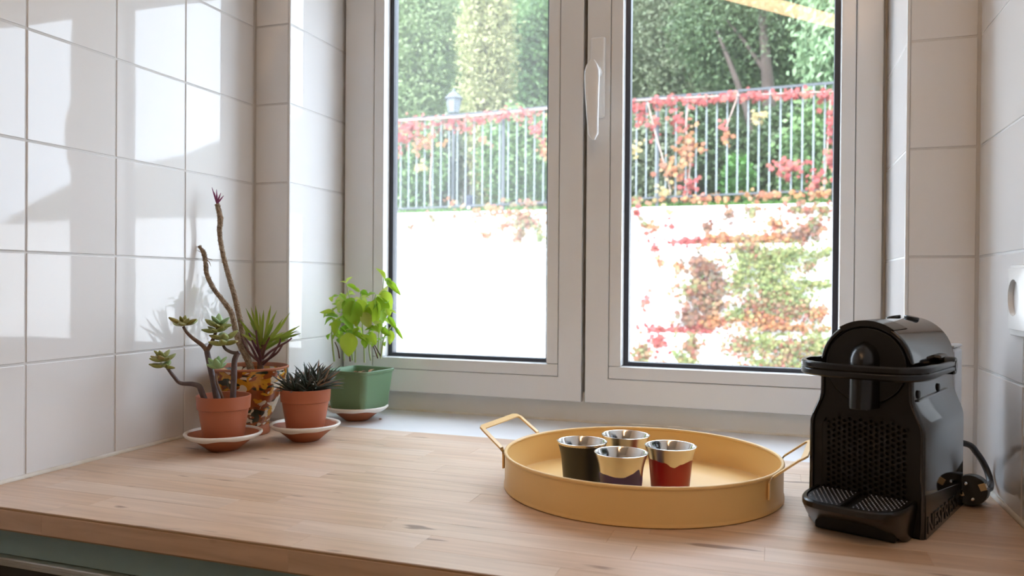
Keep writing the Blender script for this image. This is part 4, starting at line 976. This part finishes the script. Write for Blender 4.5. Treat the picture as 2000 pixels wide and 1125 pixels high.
# right pane
tree('conifer_tree', 'greyish green conifer with thin bare twigs behind the railing', 1306, 90, 13.2, .95, 1.8, 'f_grey', 330, 120, sig=(.12, .12, .11), group=G, seed=7, ratio=.16, droop=.4, rd=.60)
tk = at_y(1500, 200, 11.8); k = lambda x, y, Y=10.95: (lambda q: (q.x-at_y(1480, 40, 11.5).x, q.y-11.5, q.z-(GT-.02)))(at_y(x, y, Y))
tree('conifer_tree', 'dark conifer with a thick bare trunk behind the railing', 1480, 40, 11.5, 1.05, .95, 'f_dark', 330, 120, group=G, seed=8, ratio=.16, droop=.5, rd=.55,
     trunk=[(.115, [k(1512, 405), k(1506, 250), k(1496, 120), k(1482, -40)]), (.05, [k(1470, 260), k(1450, 190), k(1420, 110), k(1400, 60)]), (.035, [k(1500, 150), k(1460, 90), k(1420, 40)])])
k2 = lambda x, y, Y=13.0: (lambda q: (q.x-at_y(1635, 70, 13.5).x, q.y-13.5, q.z-(GT-.02)))(at_y(x, y, Y))
tree('conifer_tree', 'dark conifer with a slim trunk beside the drooping fronds', 1635, 70, 13.5, 1.10, 1.5, 'f_dark', 300, 120, sig=(.12, .12, .11), group=G, seed=9, ratio=.16, droop=.5, rd=.50, trunk=[(.085, [k2(1572, 400), k2(1570, 260), k2(1566, 120), k2(1560, -20)])])
tree('conifer_tree', 'grey green conifer filling the gap between two dark trunks', 1400, 60, 15.4, 1.5, 2.1, 'f_grey', 300, 120, group=G, seed=10, ratio=.2, rd=.60)
tree('conifer_tree', 'deep green conifer far behind the thick trunk', 1560, 110, 17.5, 1.9, 2.5, 'f_green', 340, 120, group=G, seed=11, ratio=.25, rd=.65)
tree('frond_tree', 'tree with drooping pale green fronds at the right end of the railing', 1655, 70, 10.0, .40, .80, 'f_light', 120, 150, sig=(.10, .10, .08), size=.11, group=G, seed=12, ratio=.2, droop=1.2)
# far background slope and trees that close the view
V = []; F = []; nx, ny = 40, 16
for j in range(ny):
    for i in range(nx):
        x = -22+44*i/(nx-1); f = j/(ny-1); y = 16.5+22*f; z = hill_z(x, y)-.03; V.append((x, y, z))
for j in range(ny-1):
    for i in range(nx-1): a = j*nx+i; F.append((a, a+1, a+nx+1, a+nx))
hm = mat('hillside', (.045, .055, .026), .95, var=(.085, .08, .06), vscale=.45)
struct(obj('hillside', fastmesh('hillside', V, F), hm, smooth=3.2), 'scrubby hillside rising behind the trees')
rt_ = random.Random(77)
far = [(20.3, 650+245*i) for i in range(5)]+[(23.6, 760+230*i) for i in range(5)]+[(27.0, 640+205*i) for i in range(6)]
for i, (Y, px) in enumerate(far):
    tree('far_tree', ['distant pale needled tree high on the hillside', 'distant leafy green tree high on the hillside', 'distant greyish tree high on the hillside', 'distant leafy green tree high on the hillside'][i % 4], px+rt_.uniform(-10, 10), 80, Y, rt_.uniform(.85, 1.05), rt_.uniform(1.5, 1.9), ['f_pine', 'f_green', 'f_grey', 'f_green'][i % 4], 150, 80, size=.15, sig=(.15, .15, .16), group='distant trees on the slope', seed=100+i, ratio=.35)
# shrubs just behind the railing
for i, (px, py, Y, rw, rh, mm, lab) in enumerate([
    (800, 330, 9.75, 0.42, 0.5, 'f_green', 'green shrub behind the railing left of the lamp post'),
    (866, 320, 10.55, 0.22, 0.6, 'f_grey', 'greyish twiggy shrub behind the railing beside the lamp post'),
    (962, 325, 10.55, 0.2, 0.55, 'f_cyp', 'yellow green shrub behind the railing below the cypress'),
    (1010, 310, 9.75, 0.5, 0.55, 'f_green', 'dense green shrub behind the railing right of the dark bin'),
    (1080, 300, 10.55, 0.34, 0.62, 'f_dark', 'dark shrub behind the railing near the window post'),
    (1180, 310, 11.3, 0.55, 0.7, 'f_green', 'green shrub behind the railing, hidden partly by the window posts'),
    (1265, 330, 9.75, 0.45, 0.5, 'f_grey', 'grey green shrub behind the railing below the bare twigs'),
    (1345, 300, 10.55, 0.5, 0.65, 'f_dark', 'dark green shrub behind the hanging red creeper'),
    (1440, 350, 9.75, 0.1, 0.16, 'f_fern', 'bright green ferny shrub low behind the railing'),
    (1410, 330, 11.3, 0.5, 0.6, 'f_dark', 'dark shrub left of the ferny shrub'),
    (1525, 310, 10.55, 0.42, 0.6, 'f_dark', 'dark shrub around the foot of the thick trunk'),
    (1596, 320, 9.45, 0.28, 0.55, 'f_green', 'green shrub at the right end of the railing')]):
    tree('shrub', lab, px, py, Y, rw, rh, mm, 110 if mm != 'f_fern' else 30, 100, rd=.16, sig=(.07, .05, .09) if mm != 'f_fern' else (.04, .04, .06), size=.07, group='shrubs behind the railing', seed=40+i, cat='shrub', ratio=.35)
# grass strip on the wall top
n = 9000; P = np.stack([rng.uniform(-5.6, 1.4, n), rng.uniform(9.0, 9.4, n), np.full(n, GT-.022)], 1)
D = rng.normal(size=(n, 3))*.4+np.array([0, -.3, 1]); V, F = leaf_quads(P, D, rng.normal(size=(n, 3)), rng.uniform(.05, .13, n), np.full(n, .008))
tag(obj('grass', fastmesh('grass', V, F), leafy('grass_blades', [(.14, .36, .05), (.24, .46, .10), (.20, .40, .07)], .3)), 'short bright grass along the top of the white wall', 'grass', kind='stuff')
# railing
def zrail(x): return 1.20+(x+4.6)*.0155
rl = empty('railing', (0, YFN, GT)); tag(rl, 'grey iron railing with upright bars on the white wall', 'railing')
def rp(p): return (p[0], p[1]-YFN, p[2]-GT)
for dz, rr in ((0, .010), (1.125, .013)):
    bm = bmesh.new(); strip_tube(bm, [rp((-7, YFN, zrail(-7)+dz)), rp((2.6, YFN, zrail(2.6)+dz))], rr*1.6, rr*2); obj('rail', bm, M['rail'], rl)
bm = bmesh.new(); tube(bm, [(0, 0, 0), (0, 0, 1.11)], .0088, 6); bme = bpy.data.meshes.new('bar'); bm.to_mesh(bme); bm.free(); bme.materials.append(mat('pale_grey_bar_paint', (.17, .19, .20), .7))
x = -5.4
while x < 1.5:
    o = bpy.data.objects.new('bar', bme); COL.objects.link(o); o.parent = rl; o.location = rp((x, YFN, zrail(x)+.01)); x += .1105
for x in (-5.0, -3.15, -1.3, .55):
    bm = bmesh.new(); strip_tube(bm, [rp((x, YFN+.02, GT-.05)), rp((x, YFN+.02, zrail(x)+1.12))], .035, .035, (0, 1, 0)); obj('post', bm, M['rail'], rl)
# street lantern
lb = at_y(886, 222, 9.45); la = empty('street_lamp', (lb.x, 9.45, GT-.02)); tag(la, 'grey street lantern on a slim post behind the railing', 'lamp post')
h0 = lb.z-(GT-.02)
bm = bmesh.new(); lathe(bm, [(.04, 0), (.04, .1), (.022, .14), (.020, h0-.03), (.03, h0-.02), (.035, h0)], 14, cap0=True, cap1=True); obj('post', bm, M['lampm'], la, smooth=.8)
bm = bmesh.new(); lathe(bm, [(.055, h0), (.075, h0+.01), (.105, h0+.19), (.10, h0+.195)], 6, cap0=True, cap1=True); obj('lantern_glass', bm, M['lampg'], la)
bm = bmesh.new(); lathe(bm, [(.125, h0+.19), (.118, h0+.205), (.055, h0+.27), (.022, h0+.29), (.018, h0+.32), (.004, h0+.34)], 18, cap0=True, cap1=True); obj('lantern_hood', bm, M['lampm'], la, smooth=.7)
for kk in range(6):
    a = 2*PI*kk/6; bm = bmesh.new(); tube(bm, [(.074*math.cos(a), .074*math.sin(a), h0+.008), (.106*math.cos(a), .106*math.sin(a), h0+.192)], .006, 6); obj('lantern_rib', bm, M['lampm'], la)
bb = at_y(918, 388, 9.5); bn = empty('bin', (bb.x, 9.5, GT-.02)); tag(bn, 'small dark bin with a pale sticker on the grass behind the railing', 'bin')
bm = bmesh.new(); lathe(bm, [(.055, 0), (.06, .01), (.072, .27), (.066, .285), (.03, .31)], 20, cap0=True, cap1=True); obj('body', bm, mat('dark_blue_plastic', (.03, .035, .06), .5), bn, smooth=.7)
obj('sticker', bxm(-.005, .03, -.076, -.066, .12, .17), M['handle'], bn)

# creeper leaves: a five-pointed leaf mesh, read off as clumps in the photograph
def star_mesh(nm):
    bm = bmesh.new(); ang = [-1.15, -.85, -.58, -.28, 0, .28, .58, .85, 1.15]; rad = [.62, .45, .88, .60, 1.0, .60, .88, .45, .62]
    c = bm.verts.new((0, 0, 0)); v = [bm.verts.new((r*math.cos(a), r*math.sin(a)*1.05, -.16*r*r+.10*abs(math.sin(a)))) for a, r in zip(ang, rad)]
    for a, b in zip(v, v[1:]): bm.faces.new((c, a, b))
    me = bpy.data.meshes.new(nm); bm.to_mesh(me); bm.free(); return me
STAR = star_mesh('creeper_leaf')
svco = np.empty(len(STAR.vertices)*3, np.float32); STAR.vertices.foreach_get('co', svco); svco = svco.reshape(-1, 3)
sF = np.array([p.vertices[:] for p in STAR.polygons])
def star_cloud(name, P, D, U, ln, material, parent, org):
    D = D/np.linalg.norm(D, axis=1, keepdims=True); S = np.cross(U, D); S /= np.linalg.norm(S, axis=1, keepdims=True)+1e-9; Nn = np.cross(D, S)
    Rm = np.stack([D, S, Nn], 1)*ln[:, None, None]
    V = np.einsum('vk,nkj->nvj', svco, Rm)+(P-np.array(org))[:, None, :]
    F = sF[None]+(np.arange(len(P))*len(svco))[:, None, None]
    o = obj(name, fastmesh(name, V.reshape(-1, 3), F.reshape(-1, 3)), material, parent); o['kind'] = 'stuff'; return o
def surf_y(z): return 8.715 if z > .73 else (8.635 if z > -.25 else 8.515)
def clump(parent, org, px, py, rx, ry, n, pal, size, on='wall', singles=0, gauss=True):
    n = int(n*1.35) if on == 'wall' else n
    r = rng; a = r.uniform(0, 2*PI, n); q = np.sqrt(r.uniform(0, 1, n)) if not gauss else np.abs(r.normal(0, .72, n))
    xs = px+rx*q*np.cos(a); ys = py+ry*q*np.sin(a); P = []
    for x, y in zip(xs, ys):
        p = at_y(x, y, YFN)
        if on == 'wall':
            p = at_y(x, y, surf_y(p.z)); p.y -= abs(r.normal(0, .025))+.005
        else: p = at_y(x, y, YFN+r.normal(-.02, .07))
        P.append(p)
    P = np.array(P); N_ = len(P)
    D = r.normal(size=(N_, 3))*np.array([.7, .25, .5])+np.array([0, -.15, -.75]); U = r.normal(size=(N_, 3))*.35+np.array([0, -1, .55])
    ln = size*.78*r.uniform(.6, 1.25, N_); m_ = min(singles, N_)
    for i in range(m_): leaf_obj(STAR, M['o_'+pal], parent, Vector(P[i])-Vector(org), Vector(D[i]), float(ln[i]), up=Vector(U[i]))
    if N_ > m_: star_cloud('leaves', P[m_:], D[m_:], U[m_:], ln[m_:], M['v_'+pal], parent, org)
def vine(parent, org, pix, on='wall', r0=.008):
    P = []
    for x, y in pix:
        p = at_y(x, y, YFN)
        P.append((at_y(x, y, surf_y(p.z)-.006) if on == 'wall' else at_y(x, y, YFN-.03))-Vector(org))
    Q = spline(P, 5); bm = bmesh.new(); tube(bm, Q, lerp_list([r0, r0*.5], len(Q)), 5); obj('vine_stem', bm, M['vine'], parent)
oc = (0, YFN, GT); cr = empty('railing_creeper', oc); tag(cr, 'red autumn creeper trailing along the iron railing', 'creeper')
vine(cr, oc, [(740, 238), (900, 228), (1070, 212), (1250, 196), (1450, 186), (1650, 178)], 'f', .014)
for args in [(800, 245, 55, 22, 150, 'red', .075, 26), (830, 275, 30, 25, 60, 'orange', .08, 16), (780, 270, 25, 28, 60, 'red', .07, 10), (822, 325, 10, 14, 8, 'yel', .10, 4), (880, 235, 40, 10, 40, 'red', .07, 8), (930, 232, 40, 9, 50, 'red', .07, 8), (985, 224, 35, 10, 50, 'red', .07, 8), (1030, 218, 35, 9, 45, 'red', .07, 8), (905, 250, 20, 12, 14, 'red', .07, 4), (1050, 250, 18, 28, 40, 'red', .07, 8), (1062, 300, 10, 30, 22, 'orange', .07, 5), (945, 270, 10, 15, 8, 'orange', .07, 2),
             (1245, 205, 25, 10, 40, 'red', .075, 8), (1290, 197, 40, 9, 60, 'red', .075, 10), (1350, 193, 40, 10, 70, 'red', .075, 10), (1410, 190, 40, 8, 60, 'red', .075, 10), (1480, 184, 50, 8, 80, 'red', .075, 12), (1550, 182, 45, 8, 60, 'red', .075, 10), (1610, 184, 28, 10, 44, 'red', .08, 8), (1250, 230, 18, 18, 26, 'red', .07, 6), (1275, 245, 14, 22, 24, 'red', .075, 6), (1240, 285, 12, 16, 14, 'yel', .09, 6), (1325, 235, 18, 30, 44, 'red', .07, 8), (1345, 265, 16, 30, 40, 'orange', .075, 10), (1340, 300, 22, 22, 44, 'orange', .08, 12), (1315, 330, 24, 18, 40, 'orange', .08, 10), (1345, 355, 20, 22, 34, 'red', .075, 8), (1417, 262, 8, 14, 10, 'orange', .10, 7), (1410, 245, 10, 14, 12, 'red', .08, 4), (1480, 222, 18, 10, 16, 'yel', .09, 8), (1540, 325, 26, 18, 70, 'red', .075, 14), (1595, 345, 18, 24, 44, 'red', .075, 8), (1622, 230, 10, 44, 44, 'red', .08, 8), (1620, 310, 12, 40, 34, 'red', .075, 6), (1295, 370, 20, 12, 20, 'yel', .09, 8), (1500, 378, 60, 7, 50, 'orange', .075, 8), (1380, 385, 70, 7, 50, 'orange', .075, 8), (1250, 390, 30, 8, 24, 'mix', .075, 4), (1600, 375, 35, 8, 40, 'orange', .08, 6), (1030, 395, 40, 8, 44, 'mix', .07, 6), (960, 402, 25, 7, 20, 'orange', .07, 4), (885, 395, 14, 8, 10, 'orange', .08, 3)]:
    clump(cr, oc, *args[:7], on='f', singles=args[7])
for pix in ([(1345, 195), (1340, 250), (1348, 310), (1342, 385)], [(1265, 200), (1280, 260), (1300, 330), (1310, 380)], [(845, 240), (843, 300), (840, 360), (842, 402)], [(1440, 190), (1425, 230), (1418, 250)], [(1622, 185), (1618, 260), (1612, 340)]): vine(cr, oc, pix, 'f', .010)
wc = empty('wall_creeper', oc); tag(wc, 'green and rust coloured creeper climbing the white retaining wall', 'creeper')
for args in [(1340, 470, 50, 8, 90, 'red', .07, 12), (1420, 465, 60, 10, 110, 'orange', .07, 14), (1500, 462, 55, 9, 90, 'orange', .07, 10), (1570, 452, 40, 12, 60, 'brown', .075, 8), (1380, 440, 12, 14, 16, 'brown', .08, 6), (1425, 420, 14, 16, 18, 'brown', .08, 6), (1515, 432, 26, 16, 40, 'orange', .075, 8), (1590, 435, 26, 20, 44, 'mix', .07, 6), (1275, 440, 16, 10, 14, 'orange', .08, 6), (1312, 440, 8, 10, 8, 'red', .08, 3), (1256, 437, 8, 14, 8, 'mix', .085, 3), (1240, 412, 10, 10, 8, 'red', .085, 3), (1310, 412, 10, 8, 7, 'yel', .08, 3), (1470, 410, 20, 12, 20, 'mix', .08, 5), (1560, 405, 40, 14, 44, 'mix', .075, 6), (1610, 410, 20, 20, 34, 'mix', .075, 5),
             (1372, 520, 32, 26, 130, 'brown', .075, 16), (1360, 560, 38, 28, 130, 'mix', .075, 12), (1385, 585, 36, 26, 140, 'brown', .075, 14), (1350, 615, 30, 20, 90, 'brown', .08, 10), (1390, 625, 26, 18, 80, 'orange', .075, 8), (1325, 520, 12, 12, 14, 'orange', .085, 4), (1405, 550, 20, 30, 50, 'brown', .075, 4), (1290, 510, 9, 14, 10, 'orange', .09, 5), (1280, 480, 10, 10, 10, 'red', .085, 3), (1258, 588, 8, 16, 9, 'red', .085, 4), (1290, 640, 45, 7, 60, 'red', .07, 8), (1360, 640, 40, 6, 50, 'red', .07, 4),
             (1490, 500, 60, 22, 330, 'green', .055, 8), (1460, 480, 40, 16, 140, 'mix', .06, 4), (1545, 492, 45, 20, 180, 'green', .055, 4), (1500, 535, 42, 30, 300, 'green', .055, 6), (1445, 540, 22, 34, 130, 'green', .055, 4), (1530, 575, 52, 30, 360, 'green', .055, 6), (1480, 590, 50, 26, 300, 'mix', .055, 6), (1555, 605, 50, 22, 260, 'mix', .055, 5), (1440, 612, 24, 14, 80, 'green', .055, 2), (1480, 622, 60, 14, 200, 'orange', .055, 6), (1596, 610, 22, 14, 60, 'orange', .06, 3), (1590, 552, 40, 10, 90, 'green', .055, 2), (1610, 490, 26, 14, 70, 'green', .055, 3), (1580, 520, 16, 12, 40, 'mix', .055, 2), (1530, 637, 100, 6, 150, 'orange', .055, 6),
             (1450, 670, 34, 28, 200, 'mix', .055, 4), (1500, 665, 40, 20, 200, 'green', .055, 4), (1550, 680, 46, 30, 300, 'mix', .055, 4), (1600, 670, 34, 30, 220, 'green', .055, 2), (1480, 705, 30, 16, 70, 'green', .055, 2), (1520, 710, 30, 20, 120, 'mix', .055, 2), (1570, 712, 40, 18, 160, 'green', .055, 2), (1350, 670, 20, 30, 90, 'mix', .07, 6), (1335, 705, 22, 16, 60, 'green', .065, 2), (1255, 690, 20, 30, 70, 'mix', .075, 5), (1285, 665, 18, 18, 44, 'red', .075, 4), (1300, 712, 14, 10, 24, 'orange', .075, 3),
             (1030, 430, 34, 18, 110, 'mix', .065, 6), (1015, 455, 14, 22, 60, 'mix', .065, 4), (1055, 460, 14, 20, 44, 'green', .06, 3), (985, 440, 14, 8, 22, 'orange', .065, 3), (950, 458, 14, 8, 22, 'orange', .07, 4), (930, 420, 10, 14, 12, 'mix', .07, 3), (845, 425, 10, 14, 16, 'mix', .065, 4), (805, 440, 20, 10, 16, 'mix', .06, 3), (890, 420, 16, 10, 10, 'mix', .06, 2), (1000, 415, 60, 7, 60, 'orange', .06, 4)]:
    clump(wc, oc, *args[:7], on='wall', singles=args[7] if args[7] < 9 else args[7])
for pix in ([(1282, 480), (1272, 540), (1258, 600), (1248, 640)], [(1262, 600), (1280, 622), (1290, 640)], [(1295, 520), (1310, 560), (1320, 580)], [(1355, 600), (1335, 625), (1328, 640)], [(1640, 548), (1600, 548), (1560, 562)], [(770, 470), (800, 460), (815, 445), (838, 440)], [(826, 468), (832, 440), (840, 420)], [(935, 472), (960, 455), (1000, 438), (1020, 430)], [(1500, 480), (1500, 550), (1510, 640)]): vine(wc, oc, pix)
